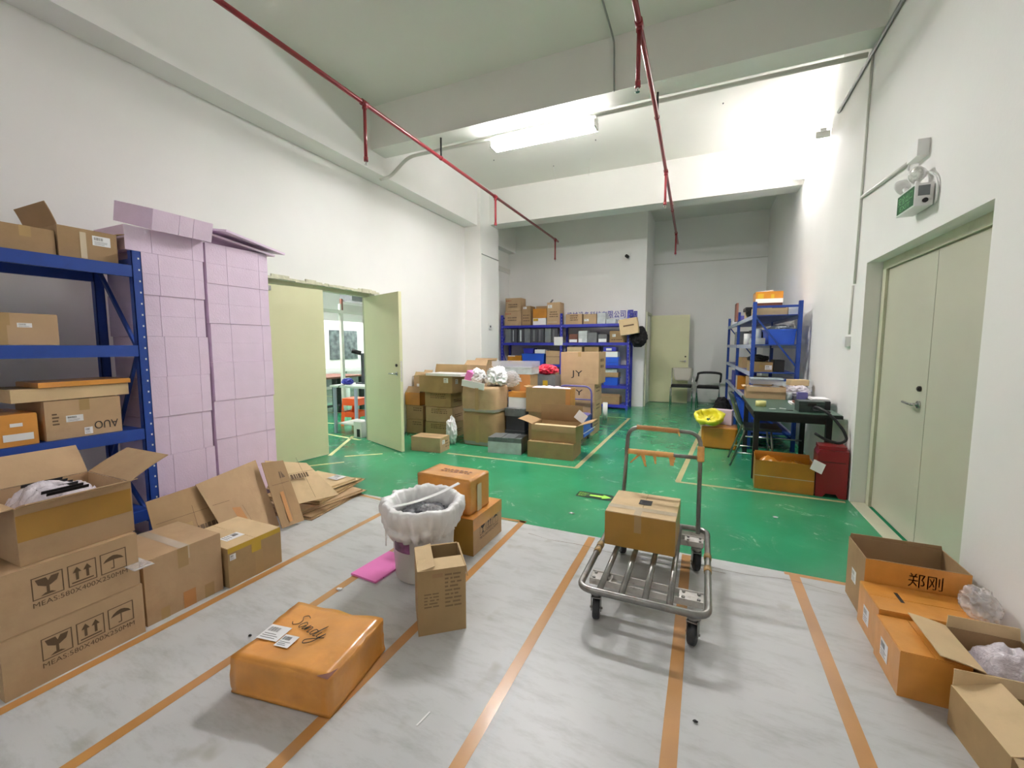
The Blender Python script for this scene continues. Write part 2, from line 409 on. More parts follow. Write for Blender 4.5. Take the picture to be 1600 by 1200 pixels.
def carton(label, x, y, z, w_, d, h, yaw=0, mat='card', open=None, tape=None, tmat='tape', marks=(), group=None, name='cardboard_box',
           crumple=0.0, cat='box', flapmat=None, bev=0.006, inmat=None):
    """x, y = front-left corner on the ground; w_ across, d deep, h high"""
    root = thing(name, label, cat, (x, y, z), yaw, group)
    t = 0.005
    if open is None:
        bm = BX((0, 0, 0, w_, d, h - (0.004 if not crumple else 0)))
        if crumple:
            bmesh.ops.subdivide_edges(bm, edges=bm.edges[:], cuts=11, use_grid_fill=True)
            for v in bm.verts:
                p = v.co.copy(); c = V(w_ / 2, d / 2, h / 2)
                q = noise.noise(p * 9 + V(x, y, z)) * 0.6 + abs(noise.noise(p * 22 + V(y, x, 3))) * 0.5
                ed = 1 if min(abs(p.x), abs(p.x - w_), abs(p.y), abs(p.y - d)) > 0.01 or abs(p.z - h) > 0.01 else 1.6
                dr = (c - p).normalized()
                if p.z > 0.001: v.co = p + V(dr.x, dr.y, min(dr.z, 0)) * crumple * ed * max(0, q + 0.35)
            for f in bm.faces: f.smooth = True
        bevel(bm, bev, 2)
        obj('body', bm, mat, root)
        if not crumple:
            g = 0.0015
            fm = flapmat or mat
            if w_ >= d: a, b = (0.002, 0.002, w_ - 0.002, d / 2 - g), (0.002, d / 2 + g, w_ - 0.002, d - 0.002)
            else: a, b = (0.002, 0.002, w_ / 2 - g, d - 0.002), (w_ / 2 + g, 0.002, w_ - 0.002, d - 0.002)
            for q in (a, b): obj('top_flap', BX((q[0], q[1], h - 0.0045, q[2], q[3], h)), fm, root)
        if tape:
            tw = 0.024
            bm = bm_()
            dirn = tape if tape in ('x', 'y') else ('x' if w_ >= d else 'y')
            drop = min(0.07, h * 0.4)
            fr = facefr('top', w_, d, h)
            if dirn == 'x':
                put_rect(bm, fr, 0, d / 2 - tw, w_, d / 2 + tw, 0.0008)
                for f in ('left', 'right'):
                    put_rect(bm, facefr(f, w_, d, h), d / 2 - tw, h - drop, d / 2 + tw, h, 0.0009)
            else:
                put_rect(bm, fr, w_ / 2 - tw, 0, w_ / 2 + tw, d, 0.0008)
                for f in ('front', 'back'):
                    put_rect(bm, facefr(f, w_, d, h), w_ / 2 - tw, h - drop, w_ / 2 + tw, h, 0.0009)
            obj('packing_tape', bm, tmat, root)
    else:
        bm = BX((0, 0, 0, w_, d, t), (0, 0, t, w_, t, h), (0, d - t, t, w_, d, h), (0, t, t, t, d - t, h), (w_ - t, t, t, w_, d - t, h))
        obj('body', bm, mat, root)
        for side, (ang, ln) in open.items():
            o_, U, W, Nn = facefr(side, w_, d, h)
            wd = w_ if side in ('front', 'back') else d
            a = R(ang); dv = V(0, 0, 1) * math.cos(a) + Nn * math.sin(a); th = (Nn * math.cos(a) - V(0, 0, 1) * math.sin(a)) * -0.004
            bm = bm_(); nseg = 6; top = o_ + V(0, 0, h + 0.001)
            # slight curl
            prev = top; aa = a
            for k in range(nseg):
                ak = a + R((k / nseg - 0.4) * 10)
                dk = (V(0, 0, 1) * math.cos(ak) + Nn * math.sin(ak)) * (ln / nseg)
                ins = 0.004 + 0.004 * k / nseg
                hexa(bm, prev + U * ins, U * (wd - 2 * ins), dk, th); prev = prev + dk
            obj('flap', bm, flapmat or mat, root)
    for mk_ in marks:
        k, face = mk_[0], mk_[1]; fr = facefr(face, w_, d, h)
        if k == 'label': label_on(root, fr, *mk_[2:6])
        elif k == 'plate':
            bm = bm_(); put_rect(bm, fr, *mk_[2:6], 0.0015); obj(mk_[7] if len(mk_) > 7 else 'packing_tape', bm, mk_[6], root)
        elif k == 'text':
            bm = bm_(); put_text(bm, mk_[6], fr, *mk_[2:6], off=0.0015, flip=len(mk_) > 8 and mk_[8]); obj('printed_text', bm, mk_[7] if len(mk_) > 7 else 'ink', root)
        elif k == 'icons':
            bm = bm_(); s = mk_[4]
            for i, kk in enumerate(('glass', 'arrows', 'umbrella')): icon(bm, kk, fr, mk_[2] + i * s * 1.14, mk_[3], s)
            if len(mk_) > 5 and mk_[5]: put_text(bm, mk_[5], fr, mk_[2], mk_[3] - s * 0.32, mk_[2] + s * 3.28, mk_[3] - s * 0.1)
            obj('printed_symbols', bm, mk_[6] if len(mk_) > 6 else 'ink_faint', root)
        elif k == 'lines':
            bm = bm_(); q = random.Random(len(label)); u0, v0, u1, v1, nl = mk_[2:7]
            for i in range(nl):
                vv = v1 - (v1 - v0) * (i + 0.5) / nl; x_ = u0
                while x_ < u1 - 0.01:
                    e = min(u1, x_ + q.uniform(0.01, 0.04)); put_rect(bm, fr, x_, vv, e, vv + (v1 - v0) / nl * 0.45, 0.0012); x_ = e + q.uniform(0.004, 0.015)
            obj('printed_text', bm, mk_[7] if len(mk_) > 7 else 'ink_faint', root)
    return root

# ================================================================ SETTING
XR = 1.24; XLU = -4.07; XLL = -4.36; YB = 10.03; YF = 11.45; YN = -3.2; ZC = 4.46
DROOM = -11.0
struct('floor', BX((XLL - 0.1, YN, -0.1, XR + 0.3, 3.0, 0)), 'floor_grey')
struct('floor_green', BX((DROOM, 3.0, -0.1, XR + 0.3, YF + 0.2, 0), (DROOM, 0.5, -0.1, XLL - 0.1, 3.0, 0)), 'floor_green')
struct('ceiling', BX((-4.8, YN, ZC, XR + 0.3, YF + 0.2, ZC + 0.15)), 'ceil')
# left wall: lower wall with the double-door opening, deeper upper beam
DY0, DY1, DH = 2.92, 4.86, 2.14
struct('wall_left', BX((XLL - 0.2, YN, 0, XLL, DY0, 3.69), (XLL - 0.2, DY1, 0, XLL, 7.42, 3.69), (XLL - 0.2, DY0, DH, XLL, DY1, 3.69),
                       (-4.8, 8.2, 0, -4.6, YB + 0.2, 3.69)), 'wall')
struct('wall_left_upper', BX((XLL - 0.2, YN, 3.69, XLU, 7.42, ZC), (-4.8, 8.2, 3.69, -4.42, YB + 0.2, ZC)), 'wall')
struct('wall_column', BX((-4.8, 7.42, 0, -4.0, 8.2, ZC)), 'wall')
struct('wall_right', BX((XR, YN, 0, XR + 0.3, 2.87, ZC), (XR, 4.64, 0, XR + 0.3, YF + 0.2, ZC), (XR, 2.87, 2.1, XR + 0.3, 4.64, ZC)), 'wall')
struct('wall_back', BX((-4.8, YB, 0, -1.24, YF + 0.2, ZC)), 'wall')
struct('wall_back_right', BX((-1.24, YF, 0, XR, YF + 0.2, ZC)), 'wall')
struct('wall_behind', BX((-4.8, YN - 0.2, 0, XR + 0.3, YN, ZC)), 'wall')
struct('trim_1', BX((-1.235, YF - 0.012, 3.4, XR, YF, 3.425)), 'conduit')
for i, (a, b, zb) in enumerate(((4.55, 4.83, 3.94), (7.8, 8.16, 3.79), (1.25, 1.5, 3.94))):
    struct('ceiling_beam' + ('' if not i else '.%03d' % i), BX((-4.07 if i != 1 else -4.0, a, zb, XR, b, ZC)), 'beam')

# floor tape
def tape(n, x0, y0, x1, y1, wd, mat='floor_tape'):
    p, q = V(x0, y0, 0), V(x1, y1, 0); d = (q - p).normalized(); s = V(-d.y, d.x, 0) * wd / 2
    bm = bm_(); k = max(2, int((q - p).length / 0.15)); L_ = []
    for i in range(k + 1):
        c = p.lerp(q, i / k); j1, j2 = [1 + 0.06 * noise.noise(V(c.x * 7, c.y * 7, e)) for e in (0, 5)]
        L_.append((bm.verts.new(c + s * j1 + V(0, 0, 0.0012)), bm.verts.new(c - s * j2 + V(0, 0, 0.0012))))
    for A, B in zip(L_, L_[1:]): bm.faces.new((A[1], B[1], B[0], A[0]))
    struct('trim_%d' % n, bm, mat)
n_ = 2
for a in ((-2.41, -0.6, -2.41, 2.84, .05), (-1.88, 0.2, -1.88, 1.98, .05), (-1.9, 2.2, -1.9, 2.75, .03), (-1.25, 0.2, -1.27, 3.04, .05), (-0.70, 0.2, -0.70, 2.98, .05),
          (-0.06, 0.4, -0.06, 2.98, .055), (0.55, 0.6, 0.55, 2.97, .055), (-1.55, 3.015, -1.24, 3.03, .035), (0.5, 2.985, 0.86, 2.985, .035), (-3.12, 2.98, -2.42, 2.93, .03)):
    tape(n_, *a); n_ += 1
for a in ((-1.29, 4.66, -1.27, 8.35, .055), (-3.0, 4.62, -1.27, 4.66, .05), (-1.27, 8.32, -2.4, 8.32, .04), (-0.2, 4.6, 0.02, 7.8, .055), (0.02, 7.8, -0.12, 9.9, .05), (-0.22, 4.6, 1.2, 4.6, .045)):
    tape(n_, *a, 'floor_tape_pale'); n_ += 1
for a in ((-4.3, 3.9, -4.9, 4.9, .05), (-4.6, 4.75, -6.4, 5.0, .05), (-5.2, 5.7, -7.4, 5.4, .05), (-5.5, 6.6, -9.0, 6.4, .05), (-4.2, 3.4, -3.9, 3.75, .04), (-4.1, 3.95, -3.75, 4.25, .04), (-7.0, 8.2, -9.6, 8.6, .05)):
    tape(n_, *a, 'floor_line_pale'); n_ += 1
# worn dark seam of cracks along the edge of the grey paint
bm = bm_()
for s_, y_ in ((0, 2.9), (1, 2.82), (2, 2.87)):
    pts = []
    x_ = (-3.0, -1.15, -0.3)[s_]; e_ = (-2.2, 0.2, 0.9)[s_]
    while x_ < e_:
        pts.append(V(x_, y_ + 0.05 * noise.noise(V(x_ * 3, s_ * 7, 0)), 0.0014)); x_ += 0.04
    for i in range(len(pts) - 1):
        a, b = pts[i], pts[i + 1]; wv = 0.0035 + 0.003 * noise.noise(a * 9)
        bm.faces.new([bm.verts.new(q) for q in (a, b, b + V(0, wv, 0), a + V(0, wv, 0))])
cr = struct('trim_%d' % n_, bm, mk('floor cracks', srgb(120, 108, 92), rough=0.8)); n_ += 1

# ---- doors
def lever(root, fr, u, v, s=1):
    """round rose, lever pointing along -U*s, lock above"""
    o, U, W, Nn = fr; c = o + U * u + W * v
    bm = bm_(); tube(bm, [c, c + Nn * 0.012], 0.026, 16); tube(bm, [c + Nn * 0.012, c + Nn * 0.05], 0.011, 10)
    tube(bm, fillet([c + Nn * 0.042, c + Nn * 0.048 - U * s * 0.03, c + Nn * 0.05 - U * s * 0.125 + W * 0.004], 0.02), 0.009, 10)
    h = obj('handle', bm, 'chrome', root); h['label'] = 'chrome lever handle'
    bm = bm_(); c2 = c + W * 0.11; tube(bm, [c2, c2 + Nn * 0.014], 0.019, 16); tube(bm, [c2 + Nn * 0.014, c2 + Nn * 0.02], 0.012, 12)
    obj('lock', bm, 'brass_dark', root)
# right double door
d1 = thing('double_door', 'closed grey-cream metal double door in the right wall under the exit light', 'door', (1.35, 2.9, 0))
d1['kind'] = 'structure'; d1.name = 'door_1'
obj('door_frame', BX((0, -0.03, 0, 0.07, 0.0, 2.1), (0, 1.66, 0, 0.07, 1.735, 2.1), (0, 0, 2.03, 0.07, 1.66, 2.1)), 'frame', d1)
lf = obj('door_leaf', bevel(BX((0.02, 0.835, 0.012, 0.06, 1.655, 2.025)), 0.003), 'door_r', d1)
rf = obj('door_leaf', bevel(BX((0.02, 0.003, 0.012, 0.06, 0.828, 2.025)), 0.003), 'door_r', d1)
fr = (V(0.02, 1.655, 0), V(0, -1, 0), V(0, 0, 1), V(-1, 0, 0))
lever(d1, fr, 0.73, 0.99)
obj('door_seam', BX((0.028, 0.829, 0.012, 0.05, 0.834, 2.025)), 'black', d1)
struct('trim_%d' % n_, BX((1.24, 2.87, 0, 1.35, 4.64, 0.004)), 'frame'); n_ += 1
struct('wall_door_niche', BX((1.42, 2.8, 0, 1.54, 4.7, 2.2)), 'wall')
# left double door: one leaf nearly shut, one open into the room
d2 = thing('door_2', 'cream double door of the left wall, one leaf shut and one open', 'door', (-4.5, DY0, 0)); d2['kind'] = 'structure'
obj('door_frame', BX((-0.04, 0.0, 0, 0.05, 0.05, DH), (-0.04, 1.89, 0, 0.05, 1.94, DH), (-0.04, 0.05, DH - 0.05, 0.05, 1.89, DH)), 'frame', d2)
def leaf(hx, hy, ang, wd, flip):
    lo = obj('door_leaf', bevel(BX((0, -0.02, 0.01, wd, 0.02, DH - 0.06)), 0.003), 'door', d2)
    place(lo, (hx, hy, 0), (0, 0, ang)); return lo
l1 = leaf(0.02, 0.06, 83, 0.96, 1)
l2 = leaf(0.03, 1.87, -22, 0.99, -1)
o_ = bpy.data.objects.new('x', None)
bm = bm_()
fr = (V(0, -0.02, 0), V(1, 0, 0), V(0, 0, 1), V(0, -1, 0))
o, U, W, Nn = fr; c = V(0.91, -0.02, 1.03)
tube(bm, [c, c + Nn * 0.012], 0.026, 16); tube(bm, [c, c + Nn * 0.05], 0.011, 10)
tube(bm, fillet([c + Nn * 0.042, c + Nn * 0.048 - U * 0.03, c + Nn * 0.05 - U * 0.125], 0.02), 0.009, 10)
h = obj('handle', bm, 'chrome', l2); h['label'] = 'chrome lever handle'
bm = bm_(); c2 = c + V(0, 0, 0.11); tube(bm, [c2, c2 + Nn * 0.014], 0.019, 16); obj('lock', bm, 'brass_dark', l2)
obj('edge_plate', BX((0.9905, -0.012, 0.93, 0.992, 0.012, 1.2)), 'steel_paint', l2)
bpy.data.objects.remove(o_)
# door closer arm at the head of the shut leaf, broken plaster along the lintel
cl = thing('door_closer', 'broken metal door closer on the head of the shut left door', 'door closer', (-4.41, 3.0, 2.0))
obj('closer_body', bevel(BX((0, 0, 0, 0.06, 0.24, 0.05)), 0.006), 'steel', cl)
bm = bm_(); tube(bm, [(0.03, 0.12, 0.055), (0.05, -0.1, 0.13), (0.06, 0.14, 0.16)], 0.006, 8); obj('closer_arm', bm, 'steel', cl)
cl.parent = None
bm = bm_()
q = random.Random(4)
y_ = DY0 - 0.1
while y_ < DY1 + 0.08:
    l_ = q.uniform(0.05, 0.16); hexa(bm, (XLL, y_, DH - q.uniform(-0.0, 0.012)), (0.006 + q.uniform(0, .012), 0, 0), (0, l_, 0), (0, 0, q.uniform(0.02, 0.055))); y_ += l_ * 0.9
struct('trim_%d' % n_, bm, 'plaster'); n_ += 1
# far door, opened flat towards the camera side
d3 = thing('door_3', 'open cream door beside the back wall corner behind the beige chair', 'door', (-1.24, 11.05, 0)); d3['kind'] = 'structure'
obj('door_leaf', bevel(BX((0.03, -0.02, 0.01, 0.9, 0.02, 2.12)), 0.003), 'door', d3)
obj('door_frame', BX((0.0, -0.9, 0, 0.035, -0.84, 2.16), (0.0, -0.02, 0, 0.028, 0.03, 2.16), (0.0, -0.84, 2.1, 0.035, -0.02, 2.16)), 'frame', d3)
lever(d3, (V(0.03, -0.02, 0), V(1, 0, 0), V(0, 0, 1), V(0, -1, 0)), 0.80, 1.02)

# ---- room beyond the left door
struct('wall_far_room', BX((DROOM, 0.5, 0, DROOM + 0.15, YF, 3.2), (DROOM, YF, 0, XLL - 0.2, YF + 0.2, 3.2), (DROOM, 0.3, 0, XLL - 0.2, 0.5, 3.2)), 'wall')
struct('ceiling_far_room', BX((DROOM, 0.3, 3.2, XLL - 0.2, YF + 0.2, 3.3)), 'ceil')

# ---- conduits, switches, beam conduit
def pipe_thing(name, label, cat, pts, r, mat, rad=0.05, n=10):
    bm = bm_(); tube(bm, fillet(pts, rad), r, n); o = obj(name, bm, mat); tag(o, label, cat); return o
pipe_thing('conduit', 'white conduit running along the underside of the beam past the long tube light', 'pipe',
           [(-4.05, 4.70, 3.62), (-4.02, 4.86, 3.70), (-3.72, 4.87, 3.915), (1.2, 4.87, 3.915)], 0.022, 'conduit', 0.12)
pipe_thing('conduit', 'thin conduit hugging the top of the right wall towards the wall light', 'pipe', [(1.222, 0.3, 3.905), (1.222, 5.85, 3.9)], 0.016, 'grey_conduit')
pipe_thing('conduit', 'thin vertical conduit on the right wall beside the door, above the light switch', 'pipe', [(1.228, 4.84, 4.1), (1.228, 4.9, 1.96)], 0.010, 'conduit')
pipe_thing('conduit', 'short sloping conduit up to the junction box over the exit light', 'pipe', [(1.225, 4.86, 2.71), (1.225, 3.80, 2.635)], 0.013, 'conduit')
pipe_thing('conduit', 'short thin conduit just above the wall switches beside the door', 'pipe', [(1.23, 4.95, 1.95), (1.23, 4.96, 1.50)], 0.008, 'conduit')
pipe_thing('conduit', 'bent thin grey conduit dropping from the ceiling to the beam', 'pipe',
           [(-0.94, 3.2, 4.445), (-0.94, 4.35, 4.445), (-0.93, 4.53, 4.40), (-0.92, 4.535, 3.93)], 0.009, 'grey_conduit')
sw = thing('light_switch', 'pair of white wall switch boxes between the blue shelf and the double door', 'switch', (1.24, 4.93, 1.39))
obj('switch_box', bevel(BX((-0.045, 0.0, 0, -0.001, 0.09, 0.09)), 0.006), 'white_plastic', sw)
obj('switch_plate', bevel(BX((-0.012, 0.11, 0.0, -0.001, 0.2, 0.09)), 0.004), 'white_plastic', sw)
jb = thing('junction_box', 'white junction box on the right wall above the exit light', 'junction box', (1.24, 3.70, 2.595))
obj('box_body', bevel(BX((-0.06, -0.08, 0, -0.001, 0.07, 0.10)), 0.01), 'white_plastic', jb)
obj('cable_gland', cyl(bm_(), (-0.03, 0.07, 0.04), 0.02, 0.03, 'y', 12), 'white_plastic', jb)
tag(obj('cable', tube(bm_(), fillet([(1.2, 3.79, 2.60), (1.2, 3.80, 2.56), (1.21, 3.66, 2.50), (1.22, 3.5, 2.45), (1.228, 3.44, 2.38), (1.228, 3.435, 2.30), (1.23, 3.455, 2.25)], 0.05), 0.006, 8), 'white_plastic'),
    'white cable looping from the junction box to the exit light', 'cable')
tag(obj('wall_cable_clip', BX((-4.0, 7.45, 3.155, -3.985, 8.19, 3.165)), 'grey_conduit'), 'thin grey strip across the column below the beam', 'strip')
pl = thing('switch_plate', 'small socket plate low on the white column behind the boxes', 'socket', (-4.0, 7.72, 1.72))
obj('plate', bevel(BX((0.001, 0, 0, 0.012, 0.16, 0.12)), 0.003), 'white_plastic', pl)
obj('socket_hole', BX((0.012, 0.05, 0.04, 0.014, 0.1, 0.08)), 'dark_grey', pl)

# ---- red sprinkler pipes
def sprinkler(label, pts, drops, risers, group='red sprinkler pipes'):
    rt = thing('sprinkler_pipe', label, 'pipe', pts[0], 0, group); b = Vector(pts[0])
    bm = bm_(); tube(bm, [Vector(p) - b for p in pts], 0.021, 14); obj('main_pipe', bm, 'red_pipe', rt)
    def at(y):
        for p, q_ in zip(pts, pts[1:]):
            if p[1] <= y <= q_[1]:
                return Vector(p).lerp(Vector(q_), (y - p[1]) / (q_[1] - p[1])) - b
    for y, ln in drops:
        c = at(y); bm = bm_(); tube(bm, [c + V(0, 0, -0.015), c + V(0, 0, -ln)], 0.016, 12)
        dp = obj('drop_pipe', bm, 'red_pipe', rt)
        bm = bm_(); tube(bm, [c + V(0, -0.04, 0), c + V(0, 0.04, 0)], 0.029, 12); tube(bm, [c + V(0, 0, -0.02), c + V(0, 0, -0.05)], 0.023, 12); obj('tee_joint', bm, 'red_pipe', rt)
        bm = bm_(); tube(bm, [c + V(0, 0, -ln + 0.03), c + V(0, 0, -ln - 0.01)], 0.021, 12); obj('collar', bm, 'red_pipe', dp)
        bm = bm_(); e = c + V(0, 0, -ln)
        tube(bm, [e, e + V(0, 0, -0.03)], 0.008, 8); tube(bm, [e + V(0, 0, -0.04), e + V(0, 0, -0.044)], 0.016, 12)
        for s in (-1, 1): tube(bm, fillet([e + V(0, 0, -0.01), e + V(0.014 * s, 0, -0.02), e + V(0, 0, -0.042)], 0.008), 0.002, 6)
        obj('sprinkler_head', bm, 'chrome', dp)
    for y, zt in risers:
        c = at(y); bm = bm_(); tube(bm, [c, V(c.x, c.y, zt - b.z)], 0.011, 10); obj('hanger_rod', bm, 'black', rt)
        bm = bm_(); tube(bm, [c + V(0, -0.012, 0), c + V(0, 0.012, 0)], 0.026, 12); obj('pipe_clamp', bm, 'red_pipe', rt)
    return rt
sprinkler('long red sprinkler pipe on the left, three drops hanging from it', [(-3.07, -2.5, 3.7), (-3.05, 3.3, 3.7), (-3.06, 9.3, 3.7)],
          [(3.34, 0.52), (6.16, 0.42), (9.1, 0.42)], [(4.65, 3.94), (1.4, 3.94)])
sprinkler('long red sprinkler pipe right of centre running towards the far door', [(-0.48, -2.5, 3.7), (-0.52, 4.5, 3.7), (-0.64, 10.6, 3.7)],
          [(3.37, 0.42), (6.22, 0.42), (9.6, 0.42)], [(4.75, 3.94), (8.0, 3.79), (1.4, 3.94)])

# ---- fluorescent fittings
def batten(label, cx, cy, cz, L_, rz, wall=False, mat='tube', tilt=0):
    rt = thing('tube_light', label, 'light', (cx, cy, cz), rz)
    obj('housing', bevel(BX((-L_ / 2 - 0.02, -0.03, 0.035, L_ / 2 + 0.02, 0.03, 0.075)), 0.006), 'white_plastic', rt)
    if not wall:
        bm = bm_()
        for s in (-1, 1): hexa(bm, (-L_ / 2, s * 0.028, 0.033), (L_, 0, 0), (0, s * 0.062, -0.058), (0, s * 0.001, 0.003))
        obj('reflector', bm, 'white_plastic', rt)
    for s in (-1, 1):
        bm = bm_(); tube(bm, [(-L_ / 2 + 0.013, s * 0.042, 0.0), (L_ / 2 - 0.013, s * 0.042, 0.0)], 0.024, 14); obj('tube', bm, mat, rt)
    for s in (-1, 1):
        bm = BX((s * (L_ / 2) - 0.012, -0.07, -0.028, s * (L_ / 2) + 0.012, 0.07, 0.045)); obj('end_cap', bevel(bm, 0.004), 'conduit', rt)
    return rt
batten('long bright tube light hanging under the near beam', -1.83, 4.92, 3.83, 1.28, 0)
l_ = batten('bright tube light high on the right wall near the far beam', 1.165, 6.9, 3.83, 1.35, 90, wall=True, mat='tube_wall')
l_.rotation_euler = (R(0), R(0), R(90))
batten('tube light on the ceiling behind the camera over the left side', -1.6, -0.9, 4.37, 1.25, 0, mat='tube_rear')
for nm, x_, y_ in (('near', -7.0, 4.6), ('far', -7.4, 8.2)):
    batten('tube light on the ceiling of the neighbouring room, %s one' % nm, x_, y_, 3.1, 1.4, 0, mat='tube_dim')

# ---- exit light
ex = thing('exit_light', 'green Chinese exit sign with twin emergency lamps above the right door', 'exit sign', (1.24, 3.48, 2.25), 0)
# sign stands out from the wall, its face along the wall looking into the room
obj('sign_housing', bevel(BX((-0.10, 0.0, 0, -0.012, 0.27, 0.135)), 0.01), 'white_plastic', ex)
fr = (V(-0.10, 0.27, 0), V(0, -1, 0), V(0, 0, 1), V(-1, 0, 0))
bm = bm_(); put_rect(bm, fr, 0.01, 0.01, 0.26, 0.125, 0.001); fp = obj('sign_face', bm, 'green_sign', ex)
bm = bm_(); put_text(bm, '安全出口', fr, 0.03, 0.06, 0.24, 0.113, 0.0025); put_text(bm, 'EXIT', fr, 0.06, 0.02, 0.21, 0.05, 0.0025); obj('sign_text', bm, 'sign_text', fp)
obj('control_panel', BX((-0.085, -0.003, 0.06, -0.03, -0.0005, 0.12)), 'grey_tray', ex)
bm = bm_(); tube(bm, [(-0.05, -0.0005, 0.03), (-0.05, -0.008, 0.03)], 0.014, 14); obj('test_button', bm, 'black', ex)
obj('wall_bracket', BX((-0.012, 0.03, 0.02, -0.001, 0.24, 0.12)), 'white_plastic', ex)
for i, (yy, zz, dx, dy) in enumerate(((0.10, 0.215, -1, -0.55), (0.33, 0.21, -0.5, 0.8))):
    dirv = V(dx, dy, -0.25).normalized(); c = V(-0.07, yy, zz)
    bm = bm_(); tube(bm, [V(-0.06, yy * 0.6 + 0.04, 0.13), c - dirv * 0.02], 0.014, 10)
    tube(bm, [c - dirv * 0.055, c - dirv * 0.04, c - dirv * 0.01, c], 0.05, 20, radii=[0.012, 0.035, 0.05, 0.053])
    lh = obj('lamp_head', bm, 'white_plastic', ex, True)
    bm = bm_(); tube(bm, [c - dirv * 0.004, c + dirv * 0.004, c + dirv * 0.012], 0.047, 20, radii=[0.048, 0.046, 0.025]); obj('lamp_lens', bm, 'glass', lh)
# camera on the back wall
cm = thing('security_camera', 'small white security camera with black head on the back wall', 'camera', (-1.63, YB, 3.33))
bm = bm_(); tube(bm, [(0, -0.001, 0), (0, -0.02, 0)], 0.035, 16); tube(bm, [(0, -0.02, 0), (0, -0.1, 0.02)], 0.012, 10); obj('mount', bm, 'white_plastic', cm)
bm = bm_(); tube(bm, [(0, -0.1, 0.03), (-0.03, -0.17, 0.05)], 0.035, 16); obj('camera_head', bm, 'black', cm)
bm = bm_(); tube(bm, [(0.03, -0.06, 0.0), (0.06, -0.06, 0.12)], 0.006, 8); obj('antenna', bm, 'white_plastic', cm)

# company sign lettering on the back wall
for txt, x0, x1, z0, z1, lb in (('机械设备科技有限公司', -3.06, -1.655, 2.03, 2.19, 'large dark blue Chinese company name lettering on the back wall'),
                                ('Technology Co., Ltd', -2.75, -1.67, 1.94, 2.0, 'small English lettering under the Chinese company name')):
    ww = (x1 - x0) / len(txt)
    root = thing('wall_lettering', lb, 'sign', (x0, YB, z0))
    fr = (V(0, 0, 0), V(1, 0, 0), V(0, 0, 1), V(0, -1, 0))
    if len(txt) < 12:
        for i, ch in enumerate(txt):
            bm = bm_(); put_text(bm, ch, fr, i * ww + 0.006, 0, (i + 1) * ww - 0.012, z1 - z0, 0.012)
            r_ = bmesh.ops.extrude_face_region(bm, geom=bm.faces[:]); bmesh.ops.translate(bm, verts=[e for e in r_['geom'] if isinstance(e, bmesh.types.BMVert)], vec=(0, 0.01, 0))
            obj('letter', bm, 'sign_blue', root)
    else:
        bm = bm_(); put_text(bm, txt, fr, 0, 0, x1 - x0, z1 - z0, 0.004); obj('lettering', bm, 'sign_blue', root)
for nm, x0, x1, z0, z1 in (('larger', -1.62, -1.50, 1.98, 2.2), ('smaller', -1.49, -1.41, 2.0, 2.17)):
    pn = thing('sign_panel', '%s square blue logo panel at the end of the wall lettering' % nm, 'sign', (x0, YB, z0))
    obj('panel', bevel(BX((0, -0.02, 0, x1 - x0, -0.001, z1 - z0)), 0.002), 'sign_blue', pn)
    bm = bm_(); fr = (V(0, -0.02, 0), V(1, 0, 0), V(0, 0, 1), V(0, -1, 0)); a = x1 - x0; b = z1 - z0
    put_frame(bm, fr, a * 0.2, b * 0.35, a * 0.8, b * 0.8, a * 0.05); put_rect(bm, fr, a * 0.3, b * 0.15, a * 0.7, b * 0.2); obj('panel_print', bm, 'silver', pn)
# ceiling screws and loose wires
bm = bm_()
for x_, y_ in ((-2.9, 5.9), (-2.2, 5.7), (-1.6, 6.6), (-0.6, 5.6), (0.1, 6.3), (0.6, 5.2), (-2.47, 7.22), (-3.3, 6.6)):
    tube(bm, [(x_, y_, ZC), (x_, y_, ZC - 0.012)], 0.008, 8)
struct('trim_%d' % n_, bm, 'dark_grey'); n_ += 1
for i, (x_, y_, s) in enumerate(((-2.47, 7.22, 1), (-1.83, 7.18, -1))):
    tag(obj('hanging_wire', tube(bm_(), fillet([(x_, y_, ZC), (x_, y_ + 0.02, ZC - 0.12), (x_ + 0.03 * s, y_ + 0.05, ZC - 0.25)], 0.05), 0.003, 6), 'conduit'),
        'thin loose wire hanging from the ceiling, the %s of two before the far beam' % ('left' if i == 0 else 'right'), 'wire')
# exit arrow sticker on the green floor
st = thing('floor_sticker', 'dark green exit arrow sticker on the green floor beside the cart', 'sticker', (-1.05, 3.77, 0.0015), -1)
fr = (V(0, 0, 0), V(1, 0, 0), V(0, 1, 0), V(0, 0, 1))
bm = bm_(); put_rect(bm, fr, 0, 0, 0.34, 0.15, 0); obj('backing', bm, 'sticker', st)
bm = bm_(); put_poly(bm, [(0.12, 0.055), (0.24, 0.055), (0.24, 0.02), (0.325, 0.075), (0.24, 0.13), (0.24, 0.095), (0.12, 0.095)], fr, 0.0008)
put_text(bm, '安全出口', fr, 0.012, 0.08, 0.1, 0.125, 0.0008); put_text(bm, 'EXIT', fr, 0.02, 0.025, 0.09, 0.065, 0.0008)
obj('arrow', bm, 'sticker_arrow', st)

